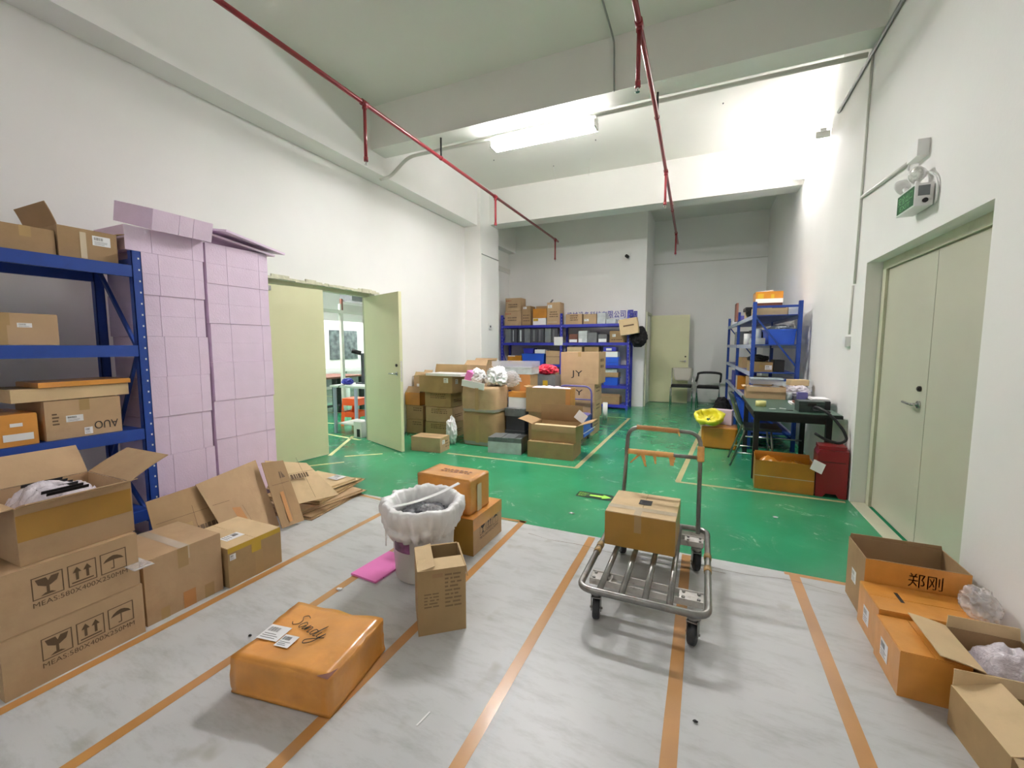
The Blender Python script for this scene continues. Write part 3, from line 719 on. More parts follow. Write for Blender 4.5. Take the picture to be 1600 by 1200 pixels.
# ================================================================ LEFT: blue shelving, cartons, pink foam
def shelving(label, x, y, yaw, L_, D, H, boards, bays, mat, beam_h=0.05, slots=True, beam_mat=None, name='shelving_unit', flip=False):
    """local x along the length, front at y = 0, depth towards +y"""
    rt = thing(name, label, 'shelf', (x, y, 0), yaw)
    pw = 0.055
    xs = [L_ * i / bays for i in range(bays + 1)]
    for xi in xs:
        for yy in (0, D - 0.045):
            x0 = min(max(xi - pw / 2, 0), L_ - pw)
            bm = BX((x0, yy, 0, x0 + pw, yy + 0.004, H), (x0, yy, 0, x0 + 0.004, yy + 0.045, H), (x0 + pw - 0.004, yy, 0, x0 + pw, yy + 0.045, H), (x0 - 0.005, yy - 0.003, 0, x0 + pw + 0.005, yy + 0.05, 0.006))
            up = obj('upright', bm, mat, rt)
            if slots and yy == 0:
                bm = bm_(); z = 0.1
                while z < H - 0.05:
                    bx(bm, x0 + pw * 0.62, -0.0012, z, x0 + pw * 0.78, 0.0, z + 0.012); z += 0.075
                so = obj('slot_holes', bm, 'white_plastic', up); so['label'] = 'row of pale punched slots'
    for zb in boards:
        for i in range(bays):
            a, b = xs[i] + (pw if i == 0 else pw / 2) + 0.001, xs[i + 1] - (pw if i == bays - 1 else pw / 2) - 0.001
            obj('shelf_board', BX((a, 0.032, zb - 0.012, b, D - 0.032, zb)), mat, rt)
            for yy in (0, D - 0.03):
                obj('shelf_beam', bevel(BX((a, yy, zb - beam_h, b, yy + 0.03, zb)), 0.003), beam_mat or mat, rt)
    for xi in (xs[0], xs[-1]):
        x0 = min(max(xi - pw / 2, 0), L_ - pw)
        bm = bm_()
        zs = [0.15, 0.55, 1.12 if flip else 1.35, H - (0.22 if flip else 0.08)]
        for z in ((zs[0], 0.93, H - 0.08) if flip else (zs[0], zs[-1])): bx(bm, x0 + 0.01, 0.045, z, x0 + 0.03, D - 0.045, z + 0.03)
        for k in range(3):
            y0, y1 = (0.045, D - 0.045) if (k % 2 == 0) != flip else (D - 0.045, 0.045)
            if flip and k == 1: continue
            hexa(bm, (x0 + 0.01, y0, zs[k]), (0.02, 0, 0), (0, y1 - y0, zs[k + 1] - zs[k]), (0, 0, 0.035))
        obj('end_brace', bm, mat, rt)
    return rt
shelving('tall blue steel shelving unit at the left edge, against the left wall', -3.50, -0.42, 90, 2.08, 0.55, 2.03, (0.26, 0.83, 1.40, 1.93), 1, 'blue', 0.075)

TOPL = 1.932
carton('open brown carton on top of the left blue shelf, next to the pink foam', -3.98, 1.275, TOPL, 0.42, 0.285, 0.19, 0, 'card_dark',
       open={'front': (20, 0.13), 'left': (40, 0.12), 'back': (75, 0.05)}, marks=[('label', 'right', 0.16, 0.10, 0.25, 0.16), ('plate', 'right', 0.10, 0.01, 0.13, 0.17, 'tape_clear')])
carton('plain brown carton on top of the left blue shelf, between two others', -3.98, 1.02, TOPL, 0.41, 0.245, 0.15, 0, 'card_dark', tape='x')
carton('brown carton at the photo edge on top of the left blue shelf', -3.95, 0.66, TOPL, 0.38, 0.33, 0.17, 0, 'card_dark', tape='x')
carton('taped brown carton alone on the second shelf of the left blue unit', -3.95, 0.80, 1.402, 0.39, 0.44, 0.18, 0, 'card', tape='x',
       marks=[('plate', 'right', 0.18, 0, 0.23, 0.18, 'tape'), ('label', 'right', 0.27, 0.10, 0.33, 0.125)])
carton('orange tape-wrapped carton on the third shelf of the left blue unit', -3.92, 0.66, 0.832, 0.40, 0.44, 0.18, 0, 'orange',
       marks=[('plate', 'right', 0.30, 0.03, 0.42, 0.07, 'label', 'shipping_label'), ('plate', 'right', 0.33, 0.11, 0.38, 0.13, 'label', 'shipping_label'), ('plate', 'right', 0.12, 0.02, 0.22, 0.06, 'label', 'shipping_label')])
b_ = carton('brown carton printed with upside-down lettering on the third shelf of the left blue unit', -3.92, 1.135, 0.832, 0.39, 0.36, 0.235, 0, 'card', tape='x',
       marks=[('text', 'right', 0.22, 0.035, 0.34, 0.085, 'AUO', 'ink', True), ('label', 'right', 0.09, 0.10, 0.17, 0.14), ('label', 'right', 0.17, 0.012, 0.21, 0.055),
              ('lines', 'right', 0.03, 0.08, 0.06, 0.16, 4)])
t_ = carton('long shallow tan box lid lying across the AUO carton on the left shelf', -3.88, 1.01, 1.072, 0.34, 0.54, 0.075, 0, 'card_pale')
carton('flat orange tape-wrapped parcel on the very top of the third shelf pile', -3.83, 1.12, 1.150, 0.30, 0.44, 0.03, 0, 'orange')
# stack on the floor in front of it
SZ = 0.135
carton('lowest brown carton with handling symbols and MEAS lettering, bottom left', -2.90, 0.60, 0.0, 0.45, 0.463, 0.25, 0, 'card', tape='y',
       marks=[('icons', 'right', 0.11, 0.095, 0.095, 'MEAS:580X400X250MM', 'ink_faint')])
carton('middle carton with handling symbols, stacked on the lowest one at bottom left', -2.90, 0.56, 0.252, 0.45, 0.497, 0.255, 0, 'card', tape='y',
       marks=[('icons', 'right', 0.14, 0.11, 0.095, 'MEAS:580X400X250MM', 'ink_faint')])
carton('open brown carton full of bubble wrap on top of the bottom-left stack', -2.88, 0.685, 0.509, 0.40, 0.38, 0.24, 0, 'card',
       open={'right': (72, 0.085), 'back': (62, 0.19), 'front': (98, 0.16), 'left': (35, 0.16)}, marks=[('plate', 'right', 0.0, 0.10, 0.375, 0.21, 'mustard')])
o_ = obj('bubble_wrap', heap(-2.865, 0.70, -2.495, 1.05, 0.60, 0.165, 0.04, 16, 40, 3), 'bubble'); tag(o_, 'crumpled bubble wrap filling the open carton at bottom left', 'bubble wrap')
bm = bm_()  # black slivers paint the shade in the slits between the bubble wrap folds
for i in range(6):
    x_ = -2.80 + i * 0.05; hexa(bm, (x_, 0.80, 0.755), (0.006, 0, 0), (0.02, 0.13, 0.006), (0.006, 0, 0.014))
tag(obj('dark_slits', bm, 'black'), 'thin black slivers painting the shaded slits between folds of the bubble wrap', 'painted shade')
carton('plain brown carton on the floor between the symbol cartons and the yellow-taped one', -2.88, 1.085, 0.0, 0.40, 0.368, 0.335, 0, 'card', tape='x', tmat='tape_clear', flapmat='card',
       marks=[('plate', 'right', 0.15, 0.23, 0.20, 0.335, 'tape'), ('plate', 'right', 0.165, 0.0, 0.225, 0.09, 'tape_orange'), ('plate', 'right', 0.06, 0.0, 0.10, 0.06, 'tape'), ('plate', 'right', 0.27, 0.0, 0.32, 0.075, 'tape')])
carton('brown carton edged with yellow tape at the front of the left row', -2.87, 1.470, 0.0, 0.42, 0.335, 0.235, 0, 'card_olive', flapmat='card_pale',
       marks=[('plate', 'right', 0.0, 0.205, 0.33, 0.235, 'tape_yellow'), ('plate', 'right', 0.14, 0.15, 0.2, 0.205, 'tape_yellow'), ('plate', 'right', 0.16, 0.0, 0.21, 0.15, 'tape'), ('label', 'right', 0.01, 0.16, 0.045, 0.195), ('label', 'top', 0.24, 0.06, 0.32, 0.17)])
# flattened cartons leaning and lying
def sheet(label, corners, mat, th=0.006, marks=True, group='flattened cartons by the pink foam', bend=0.0, seed=0, prt=None):
    """corners: bottom-left, bottom-right, top-right, top-left"""
    a, b, c, d = [Vector(p) for p in corners]
    rt = thing('flattened_carton', label, 'flattened box', tuple(a), 0, group)
    n = (b - a).cross(d - a).normalized(); k = 8; bm = bm_(); G = []
    for j in range(k + 1):
        row = []
        for i in range(k + 1):
            u, v = i / k, j / k
            p = (a * (1 - u) + b * u) * (1 - v) + (d * (1 - u) + c * u) * v
            p = p + n * (bend * math.sin(math.pi * u) * math.sin(math.pi * v) + 0.004 * noise.noise(p * 8 + V(seed, 0, 0))) - a
            row.append((bm.verts.new(p + n * th), bm.verts.new(p)))
        G.append(row)
    for j in range(k):
        for i in range(k):
            bm.faces.new((G[j][i][0], G[j][i + 1][0], G[j + 1][i + 1][0], G[j + 1][i][0]))
            bm.faces.new((G[j][i][1], G[j + 1][i][1], G[j + 1][i + 1][1], G[j][i + 1][1]))
    for i in range(k):
        for P_, Q_ in ((G[0][i], G[0][i + 1]), (G[k][i + 1], G[k][i]), (G[i + 1][0], G[i][0]), (G[i][k], G[i + 1][k])):
            bm.faces.new((P_[1], Q_[1], Q_[0], P_[0]))
    obj('panel', bm, mat, rt)
    U = (b - a); W = (d - a); L1, L2 = U.length, W.length; fr = (V(0, 0, 0) , U.normalized(), W.normalized(), n)
    bm = bm_(); put_rect(bm, fr, 0.02, L2 * 0.62, L1 * 0.98, L2 * 0.625, th + 0.006); put_rect(bm, fr, L1 * 0.55, 0.02, L1 * 0.555, L2 * 0.95, th + 0.006); obj('crease', bm, 'ink_faint', rt)
    if prt:
        bm = bm_(); q = random.Random(int(prt[1] * 100)); u = L1 * prt[1]
        while u < L1 * prt[3]:
            e = u + q.uniform(0.008, 0.025); put_rect(bm, fr, u, L2 * prt[2], e, L2 * prt[4], th + 0.007); u = e + 0.006
        obj('printed_marks', bm, 'ink_faint', rt)
    if marks:
        bm = bm_(); put_rect(bm, fr, L1 * 0.35, L2 * 0.05, L1 * 0.5, L2 * 0.5, th + 0.0055); obj('packing_tape', bm, marks if isinstance(marks, str) else 'tape', rt)
    return rt
sheet('leaning flattened carton nearest the blue shelf post, behind the plain carton', [(-3.02, 1.42, 0.02), (-3.02, 1.86, 0.02), (-3.27, 1.80, 0.405), (-3.27, 1.47, 0.385)], 'card_dark', prt=('REF 513', 0.55, 0.3, 0.95, 0.4))
sheet('leaning flattened carton with a patch of tape behind the yellow-taped carton', [(-2.95, 1.80, 0.02), (-2.93, 2.15, 0.02), (-3.24, 2.20, 0.485), (-3.25, 1.76, 0.415)], 'card', prt=('CARTON', 0.4, 0.75, 0.75, 0.8), marks='tape_orange')
sheet('narrow flattened carton with orange tape, third of the leaning row', [(-2.86, 2.12, 0.02), (-2.84, 2.30, 0.02), (-3.13, 2.36, 0.455), (-3.17, 2.20, 0.47)], 'card_dark', prt=('XX', 0.55, 0.7, 0.85, 0.8), marks='tape_orange')
sheet('wide tan flattened carton leaning at the right of the leaning row', [(-2.96, 2.24, 0.13), (-2.80, 2.62, 0.13), (-3.15, 2.60, 0.37), (-3.27, 2.30, 0.45)], 'card_pale', prt=('KEEP DRY', 0.3, 0.5, 0.6, 0.6), marks=False)
for i, (x0, y0, x1, y1, z, r_, mt, lb) in enumerate(((-3.55, 2.30, -2.86, 2.95, 0.002, 8, 'card_dark', 'bottom flattened carton lying on the floor by the door'),
        (-3.52, 2.36, -2.90, 3.05, 0.030, -6, 'card', 'second flattened carton lying flat in the pile by the door'),
        (-3.60, 2.45, -2.98, 3.15, 0.060, 12, 'card_olive', 'third flattened carton lying flat, near the top of the pile by the door'),
        (-3.62, 2.52, -3.04, 3.10, 0.095, -3, 'card_pale', 'topmost flattened carton of the flat pile by the door, with a white label'))):
    rt = thing('flattened_carton', lb, 'flattened box', ((x0 + x1) / 2, (y0 + y1) / 2, z), r_, 'flattened cartons by the pink foam')
    a, b = (x1 - x0) / 2, (y1 - y0) / 2; bm = bm_()
    bx(bm, -a, -b, 0, a, b, 0.006)
    hexa(bm, (-a * 0.9, -b * 0.95, 0.0065), (a * 1.85, 0, 0), (0, b * 1.85, 0), (0, 0, 0.016))
    bmesh.ops.subdivide_edges(bm, edges=bm.edges[:], cuts=3, use_grid_fill=True)
    for v in bm.verts:
        if v.co.z > 0.006: v.co.z += 0.004 * noise.noise(v.co * 6 + V(i, 0, 0))
    obj('panel', bm, mt, rt)
    fr = (V(0, 0, 0.029), V(1, 0, 0), V(0, 1, 0), V(0, 0, 1))
    if i == 3:
        label_on(rt, fr, 0.05, 0.12, 0.18, 0.24)
tag(obj('clear_film', heap(-2.60, 1.0, -2.36, 1.08, 0.36, 0.0, 0.03, 20, 12, 5), 'film'), 'scrap of clear film on the plain brown carton', 'plastic film')

# pink foam boxes
def foam(label, x, y, z, w_, d, h, yaw=0, rows=2, cuts=(0.31, 0.84), group='stacked pink foam boxes', flat=False):
    """w_ across X (depth from the wall), d along Y (the face we see), h high; origin at the wall-side near corner"""
    rt = thing('foam_box', label, 'foam box', (x, y, z), yaw, group)
    cs = [0] + list(cuts) + [1]; g = 0.0012
    for j in range(rows):
        bm = bm_()
        for i in range(len(cs) - 1):
            bm2 = bx(bm, 0, cs[i] * d + (g if i else 0), h * j / rows + (0.0008 if j else 0), w_, cs[i + 1] * d - (g if i < len(cs) - 2 else 0), h * (j + 1) / rows)
        obj('foam_tray', bevel(bm, 0.006, 2), 'foam', rt)
    return rt
ORD = ('lowest', 'second from the floor', 'third from the floor', 'fourth from the floor', 'fifth from the floor', 'sixth from the floor', 'seventh from the floor', 'eighth from the floor')
zz = 0.002
for i in range(7):
    foam('pink foam box in the left pink stack, %s' % ORD[i], -3.99 - 0.003 * (i % 3), 1.675 + 0.006 * math.sin(i * 2.1), zz, 0.39, 0.435, 0.291); zz += 0.2925
foam('half-height pink foam box in the left pink stack, under the tilted one', -3.99, 1.62, zz, 0.39, 0.50, 0.165, rows=1); zl = zz + 0.141
zz = 0.002
for i in range(7):
    foam('pink foam box in the right pink stack, %s' % ORD[i], -3.99 - 0.004 * ((i * 2) % 3), 2.14 + 0.006 * math.cos(i * 1.7), zz, 0.39, 0.52, 0.3135); zz += 0.315
for i, (c, r_) in enumerate((((-3.80, 2.44, zz + 0.062), (8, 9, -4)), ((-3.74, 2.50, zz + 0.094), (7, 10, 6)))):
    o_ = obj('foam_sheet', bevel(BX((-0.2, -0.29, -0.008, 0.22, 0.29, 0.008)), 0.003), 'foam'); place(o_, c, (-r_[0], r_[1] - 2, r_[2]))
    tag(o_, '%s tilted pink foam panel on the right pink stack' % ('lower' if i == 0 else 'upper'), 'foam sheet', 'foam panels on the pink stack')
tp = foam('tilted pink foam box lying crosswise on top of the left pink stack', -3.95, 1.72, zl + 0.115, 0.46, 0.40, 0.14, rows=1, cuts=(0.42, 0.66))
tp.rotation_euler = (0, R(14), R(2))
place(tag(obj('foam_sheet', bevel(BX((-0.11, -0.16, 0, 0.095, 0.16, 0.012)), 0.004), 'foam_hot'), 'bright pink foam sheet on the grey floor beside the white bin', 'foam sheet'), (-1.80, 2.02, 0.001), (0, 0, -4))


# ================================================================ FOREGROUND
sb = carton('large orange tape-wrapped parcel marked Sandy in the foreground', -1.70, 0.992, 0.0, 0.478, 0.385, 0.162, 9, 'orange', crumple=0.012, bev=0.006)
fr = facefr('top', 0.478, 0.385, 0.162)
lb_ = label_on(sb, fr, 0.025, 0.115, 0.13, 0.205, 0.002)
for c_ in (): pass
lb2 = label_on(sb, fr, 0.135, 0.095, 0.205, 0.165, 0.0025)
# handwriting as a swept pen line
def pen(root, strokes, fr, u0, v0, s, r=0.0016, name='handwriting', mat='ink'):
    o, U, W, Nn = fr; bm = bm_()
    for st_ in strokes:
        pts = [o + U * (u0 + p[0] * s) + W * (v0 + p[1] * s) + Nn * 0.0025 for p in st_]
        sm = []
        for i in range(len(pts) - 1):
            p0, p1, p2, p3 = pts[max(i - 1, 0)], pts[i], pts[i + 1], pts[min(i + 2, len(pts) - 1)]
            for k in range(4):
                t = k / 4; sm.append(0.5 * ((2 * p1) + (p2 - p0) * t + (2 * p0 - 5 * p1 + 4 * p2 - p3) * t * t + (3 * p1 - p0 - 3 * p2 + p3) * t ** 3))
        sm.append(pts[-1]); tube(bm, sm, r, 6)
    return obj(name, bm, mat, root)
S = [[(0.62, 1.0), (0.3, 1.08), (0.12, 0.82), (0.42, 0.55), (0.5, 0.2), (0.2, -0.05), (-0.05, 0.1)],
     [(1.1, 0.5), (0.85, 0.6), (0.72, 0.2), (0.9, 0.0), (1.15, 0.4), (1.15, 0.05), (1.3, 0.1), (1.42, 0.55), (1.42, 0.05), (1.6, 0.5), (1.75, 0.45), (1.78, 0.02), (1.95, 0.1)],
     [(2.35, 0.5), (2.1, 0.5), (2.05, 0.1), (2.3, 0.1), (2.5, 1.15), (2.42, 0.1), (2.62, 0.08)],
     [(2.7, 0.55), (2.72, 0.12), (2.95, 0.15), (3.05, 0.6), (2.95, -0.3), (2.6, -0.75), (2.4, -0.5), (2.8, -0.1), (3.3, 0.3)]]
S = [[(x, y) for x, y in st_] for st_ in S]
ang = R(-18)
S = [[(x * math.cos(ang) - y * math.sin(ang), x * math.sin(ang) + y * math.cos(ang)) for x, y in st_] for st_ in S]
pen(sb, S, fr, 0.10, 0.235, 0.064)
bm = bm_(); put_poly(bm, [(0.465, 0.0), (0.475, 0.0), (0.477, 0.06), (0.46, 0.03), (0.42, 0.004)], fr, 0.0014); obj('torn_corner', bm, 'brown', sb)
# brown carton standing open in front of the bin
cb = carton('tall open brown carton with folded-in flaps standing in front of the white bin', -1.205, 1.58, 0, 0.232, 0.26, 0.325, 40, 'card_olive',
       open={'front': (-86, 0.10), 'left': (-80, 0.085), 'back': (168, 0.07), 'right': (172, 0.06)}, flapmat='card_pale',
       marks=[('lines', 'front', 0.03, 0.13, 0.10, 0.21, 5, 'print_ghost'), ('lines', 'front', 0.13, 0.12, 0.21, 0.30, 9, 'print_ghost'), ('plate', 'front', 0.07, 0.285, 0.12, 0.305, 'card_in', 'hand_hole')])
# white bin with liner
BXC, BYC = -1.545, 2.10
bn = thing('waste_bin', 'white cylindrical waste bin with a colourful label in the middle of the grey floor', 'bin', (BXC, BYC, 0))
bm = bm_(); lathe(bm, [(0.0, 0.004), (0.165, 0.0), (0.172, 0.006), (0.195, 0.40), (0.20, 0.40), (0.20, 0.412), (0.19, 0.412), (0.168, 0.012), (0.0, 0.012)], 48)
obj('bin_body', bm, 'white_plastic', bn)
bm = bm_(); G = []
for j in range(9):
    z = 0.19 + 0.12 * j / 8; rr = 0.1735 + (0.195 - 0.172) * z / 0.40
    G.append([bm.verts.new((rr * math.cos(R(a)), rr * math.sin(R(a)), z)) for a in range(-120, -79, 4)])
for j in range(8):
    for i in range(len(G[0]) - 1): bm.faces.new((G[j][i], G[j][i + 1], G[j + 1][i + 1], G[j + 1][i]))
pic = mk('bin label print', srgb(120, 70, 110), rough=0.3, var=0.7, vscale=14, stain=srgb(60, 110, 60), stain_amt=0.9, stain_scale=11)
obj('bin_label', bm, pic, bn)
bm = bm_()
prof = [(0.165, 0.335), (0.182, 0.40), (0.205, 0.45), (0.225, 0.468), (0.243, 0.462), (0.252, 0.435), (0.25, 0.40), (0.238, 0.37), (0.222, 0.345), (0.228, 0.335), (0.214, 0.315), (0.205, 0.29)]
def wob(k, t):
    e = 0.2 + 0.8 * min(1, k / 4); n1 = noise.noise(V(math.cos(t) * 3, math.sin(t) * 3, k * 0.35)); n2 = noise.noise(V(math.cos(t) * 7, math.sin(t) * 7, k * 0.35))
    n3 = noise.noise(V(math.cos(t) * 1.6, math.sin(t) * 1.6, 2))
    return (0.022 * n1 + 0.02 * n2 + 0.016 * (0.3 - abs(noise.noise(V(math.cos(t) * 9, math.sin(t) * 9, k * 0.12)) * 2))) * e, (0.018 * n3 * (k > 0) + (0.02 * n1 if k > 7 else 0.006 * n2)) - (0.03 * (k / 11) * max(0, math.sin(-t)))
lathe(bm, prof, 120, 0, 0, wob)
lr = obj('bin_liner', bm, 'bag'); lr.location = (BXC, BYC, 0); tag(lr, 'white plastic liner bag bunched over the rim of the white bin', 'bag')
sm_ = lr.modifiers.new('s', 'SOLIDIFY'); sm_.thickness = 0.0015
o_ = obj('bin_waste', blob(bm_(), (BXC, BYC, 0.355), (0.15, 0.15, 0.055), 0.3, 9, 5, 3), 'dark_grey'); tag(o_, 'dark crumpled waste inside the white bin', 'waste')
o_ = obj('waste_film', blob(bm_(), (BXC + 0.06, BYC - 0.01, 0.39), (0.085, 0.06, 0.04), 0.3, 9, 5, 8), 'film'); tag(o_, 'ball of crinkled clear film on the waste in the bin', 'plastic film')
bm = bm_(); pts = fillet([V(BXC - 0.17, BYC - 0.15, 0.425), V(BXC - 0.02, BYC - 0.08, 0.455), V(BXC + 0.08, BYC + 0.05, 0.485), V(BXC + 0.16, BYC + 0.16, 0.53)], 0.06)
for i in range(len(pts) - 1):
    a, b = pts[i], pts[i + 1]; d_ = (b - a).normalized(); s = V(d_.y, -d_.x, 0) * 0.017
    hexa(bm, a - s, s * 2, b - a, V(0, 0, 0.003))
tag(obj('plastic_strap', bm, 'bag'), 'white plastic strip lying across the mouth of the bin', 'strip')
bm = bm_()
for i in range(6):
    hexa(bm, (BXC - 0.215 + 0.002 * i, BYC - 0.105 - 0.002 * i, 0.34 - 0.028 * i), (0.035 - 0.005 * i, -0.02 + 0.003 * i, 0), (0.002, 0.003, 0), (0, 0, -0.029))
tag(obj('liner_tail', bm, 'bag'), 'thin hanging tail of the bin liner on the left of the bin', 'bag tail')
# two orange cartons behind
carton('lower orange-topped carton with handling symbols behind the bin', -1.80, 2.375, 0.0, 0.45, 0.43, 0.25, 0, 'card', flapmat='orange',
       marks=[('plate', 'right', 0.0, 0.17, 0.43, 0.25, 'orange'), ('icons', 'right', 0.09, 0.105, 0.085, 'MEAS:580X400X250MM', 'ink'), ('plate', 'front', 0.0, 0.0, 0.45, 0.25, 'mustard')])
carton('upper orange tape-wrapped carton behind the bin, on the symbol carton', -1.84, 2.43, 0.252, 0.44, 0.275, 0.245, -2, 'orange', crumple=0.006,
       marks=[('plate', 'right', 0.10, 0.0, 0.16, 0.19, 'tape_clear'), ('lines', 'top', 0.12, 0.10, 0.36, 0.18, 2, 'brown')])

# ---- platform cart
ct = thing('platform_cart', 'steel tube platform cart with orange taped handle on the grey floor', 'cart', (-0.235, 2.47, 0))
ox, oy = -0.235, 2.47
def L(x, y, z): return V(x - ox, y - oy, z)
zf = 0.195; rf = 0.017
lp = fillet([L(-0.53, 1.99, zf), L(0.06, 1.99, zf), L(0.06, 2.97, zf), L(-0.53, 2.97, zf)], 0.07, 6, closed=True)
obj('deck_frame', tube(bm_(), lp, rf, 14, closed=True), 'steel', ct)
for x_ in (-0.43, -0.325, -0.215, -0.105):
    obj('deck_bar', tube(bm_(), [L(x_, 1.995, zf), L(x_, 2.965, zf)], 0.0155, 12), 'steel', ct)
for y_ in (2.13, 2.80):
    bm = bm_(); 
    for dy in (0, 0.085):
        bx(bm, *(L(-0.51, y_ + dy, 0.145)), *(L(0.04, y_ + dy + 0.006, 0.178)))
    bx(bm, *(L(-0.51, y_ + 0.006, 0.145)), *(L(-0.38, y_ + 0.085, 0.150))); bx(bm, *(L(-0.09, y_ + 0.006, 0.145)), *(L(0.04, y_ + 0.085, 0.150)))
    bx(bm, *(L(-0.51, y_ + 0.006, 0.168)), *(L(-0.40, y_ + 0.085, 0.172))); bx(bm, *(L(-0.07, y_ + 0.006, 0.168)), *(L(0.04, y_ + 0.085, 0.172)))
    cc = obj('cross_channel', bm, 'steel_paint', ct)
    bm = bm_()
    for xx in (-0.49, -0.42, -0.05, 0.02):
        for yy in (y_ + 0.02, y_ + 0.07): tube(bm, [L(xx, yy, 0.172), L(xx, yy, 0.18)], 0.008, 6)
    obj('bolt', bm, 'steel', cc)
for i, (x_, y_, a) in enumerate(((-0.46, 2.08, 10), (0.0, 2.07, -12), (-0.46, 2.84, 25), (0.0, 2.80, 15))):
    rot = Matrix.Rotation(R(a), 4, 'Z'); T_ = Matrix.Translation(L(x_, y_, 0)) @ rot
    bm = bm_(); cyl(bm, (0, 0, 0.125), 0.03, 0.02, 'z', 14)
    for s in (-1, 1):
        hexa(bm, (s * 0.024 - 0.002, -0.02, 0.045), (0.004, 0, 0), (0, 0.035, 0), (0, -0.008, 0.085))
    bx(bm, -0.026, -0.028, 0.117, 0.026, 0.025, 0.123)
    tube(bm, [(-0.032, 0, 0.055), (0.032, 0, 0.055)], 0.006, 8)
    bmesh.ops.transform(bm, matrix=T_, verts=bm.verts)
    fk = obj('caster', bm, 'steel', ct)
    bm = bm_(); tube(bm, [(-0.018, 0, 0.055), (-0.013, 0, 0.055), (0.013, 0, 0.055), (0.018, 0, 0.055)], 0.054, 28, radii=[0.047, 0.054, 0.054, 0.047])
    bmesh.ops.transform(bm, matrix=T_, verts=bm.verts); obj('wheel', bm, 'rubber', fk)
hy = 2.945
hp = fillet([L(-0.485, hy, 0.175), L(-0.455, hy + 0.02, 0.845), L(0.0, hy + 0.02, 0.835), L(0.005, hy, 0.175)], 0.085, 7)
obj('handle', tube(bm_(), hp, 0.0135, 12), 'steel', ct)
obj('handle_crossbar', tube(bm_(), [L(-0.462, hy + 0.013, 0.675), L(0.001, hy + 0.013, 0.675)], 0.0125, 12), 'steel', ct)
def wrap(p, q, r, n, nm, mat, lab=None):
    p, q = Vector(p), Vector(q); k = n; pts = [p.lerp(q, i / k) for i in range(k + 1)]
    rad = [r * (1 + 0.10 * noise.noise(V(i * 1.7, r * 99, 2)) + (0.06 if i % 3 == 0 else 0)) for i in range(k + 1)]
    o = obj(nm, tube(bm_(), pts, r, 12, radii=rad), mat, ct)
    if lab: o['label'] = lab
    return o
wrap(L(-0.452, hy + 0.013, 0.675), L(-0.16, hy + 0.013, 0.675), 0.0185, 18, 'tape_wrapping', 'handle_tape', 'orange tape wound on the crossbar')
wrap(L(-0.40, hy + 0.02, 0.845), L(-0.13, hy + 0.02, 0.838), 0.0165, 16, 'tape_wrapping', 'tape_orange', 'brown tape wound on the top bar')
wrap(L(0.0045, hy + 0.008, 0.655), L(0.003, hy + 0.013, 0.752), 0.021, 7, 'tape_wrapping', 'handle_tape', 'orange tape wound on the right post')
bm = bm_()
for (x_, z_, dx, dz, wd) in ((-0.38, 0.67, -0.06, -0.07, 0.022), (-0.37, 0.67, 0.03, -0.085, 0.025), (-0.29, 0.67, 0.015, -0.06, 0.02), (-0.19, 0.67, 0.012, -0.06, 0.04), (-0.14, 0.84, 0.01, -0.03, 0.012)):
    p = L(x_, hy - 0.01, z_)
    for k in range(3):
        q_ = p + V(dx / 3, -0.006 * (k - 1), dz / 3); hexa(bm, p, V(wd * (1 - k * 0.2), 0.004, 0), q_ - p, V(0, 0.0015, 0)); p = q_
obj('tape_strip', bm, 'handle_tape', ct)
for s, y_ in ((-0.53, 2.45), (-0.53, 2.38), (0.06, 2.55), (0.06, 2.40)):
    obj('tape_residue', tube(bm_(), [L(s, y_, zf), L(s, y_ + 0.05, zf)], 0.019, 12, radii=[0.0195, 0.0215]), 'tape', ct)
obj('back_plate', bevel(BX((*(L(-0.52, 2.955, 0.13)), *(L(0.05, 2.96, 0.178)))), 0.002), 'steel_paint', ct)
cx_ = carton('brown carton with a square hole in its lid on the steel cart', -0.505, 2.475, 0.2145, 0.395, 0.40, 0.205, -1, 'mustard', flapmat='card_pale',
       marks=[('plate', 'top', 0.0, 0.075, 0.395, 0.13, 'tape_clear'), ('plate', 'top', 0.165, 0.0, 0.205, 0.074, 'tape_clear'), ('plate', 'front', 0.17, 0.10, 0.21, 0.20, 'tape')])
bm = bm_(); put_rect(bm, facefr('top', 0.395, 0.40, 0.205), 0.165, 0.185, 0.24, 0.27, 0.002); obj('lid_hole', bm, 'black', cx_)

# ---- right-hand row
carton('open carton with handwritten orange front at the back of the right-hand row', 0.785, 2.625, 0.0, 0.40, 0.275, 0.325, 0, 'card_dark',
       open={'back': (-3, 0.02)}, marks=[('plate', 'front', 0.0, 0.17, 0.40, 0.325, 'orange'), ('text', 'front', 0.17, 0.22, 0.30, 0.29, '郑刚', 'ink'), ('label', 'left', 0.09, 0.12, 0.16, 0.19)])
carton('orange tape-wrapped carton in the middle of the right-hand row', 0.765, 2.352, 0.0, 0.40, 0.262, 0.21, 0, 'orange',
       marks=[('label', 'left', 0.08, 0.05, 0.155, 0.13), ('plate', 'top', 0.11, 0.10, 0.125, 0.19, 'ink', 'pen_mark')])
carton('orange tape-wrapped carton at the front of the right-hand row', 0.755, 2.085, 0.0, 0.215, 0.26, 0.19, 0, 'orange', bev=0.008,
       marks=[('label', 'left', 0.07, 0.05, 0.15, 0.13)])
carton('brown carton with its pale flap over the orange one, right-hand row by the wall', 0.985, 2.04, 0.0, 0.235, 0.30, 0.20, 0, 'card_dark', open={'left': (78, 0.13), 'back': (3, 0.05)}, flapmat='card_pale')
carton('pale open carton at the bottom right corner of the photo', 0.895, 1.70, 0.0, 0.33, 0.30, 0.155, 4, 'card_olive', open={'left': (-70, 0.14), 'front': (120, 0.08), 'back': (6, 0.06)}, flapmat='card_pale')
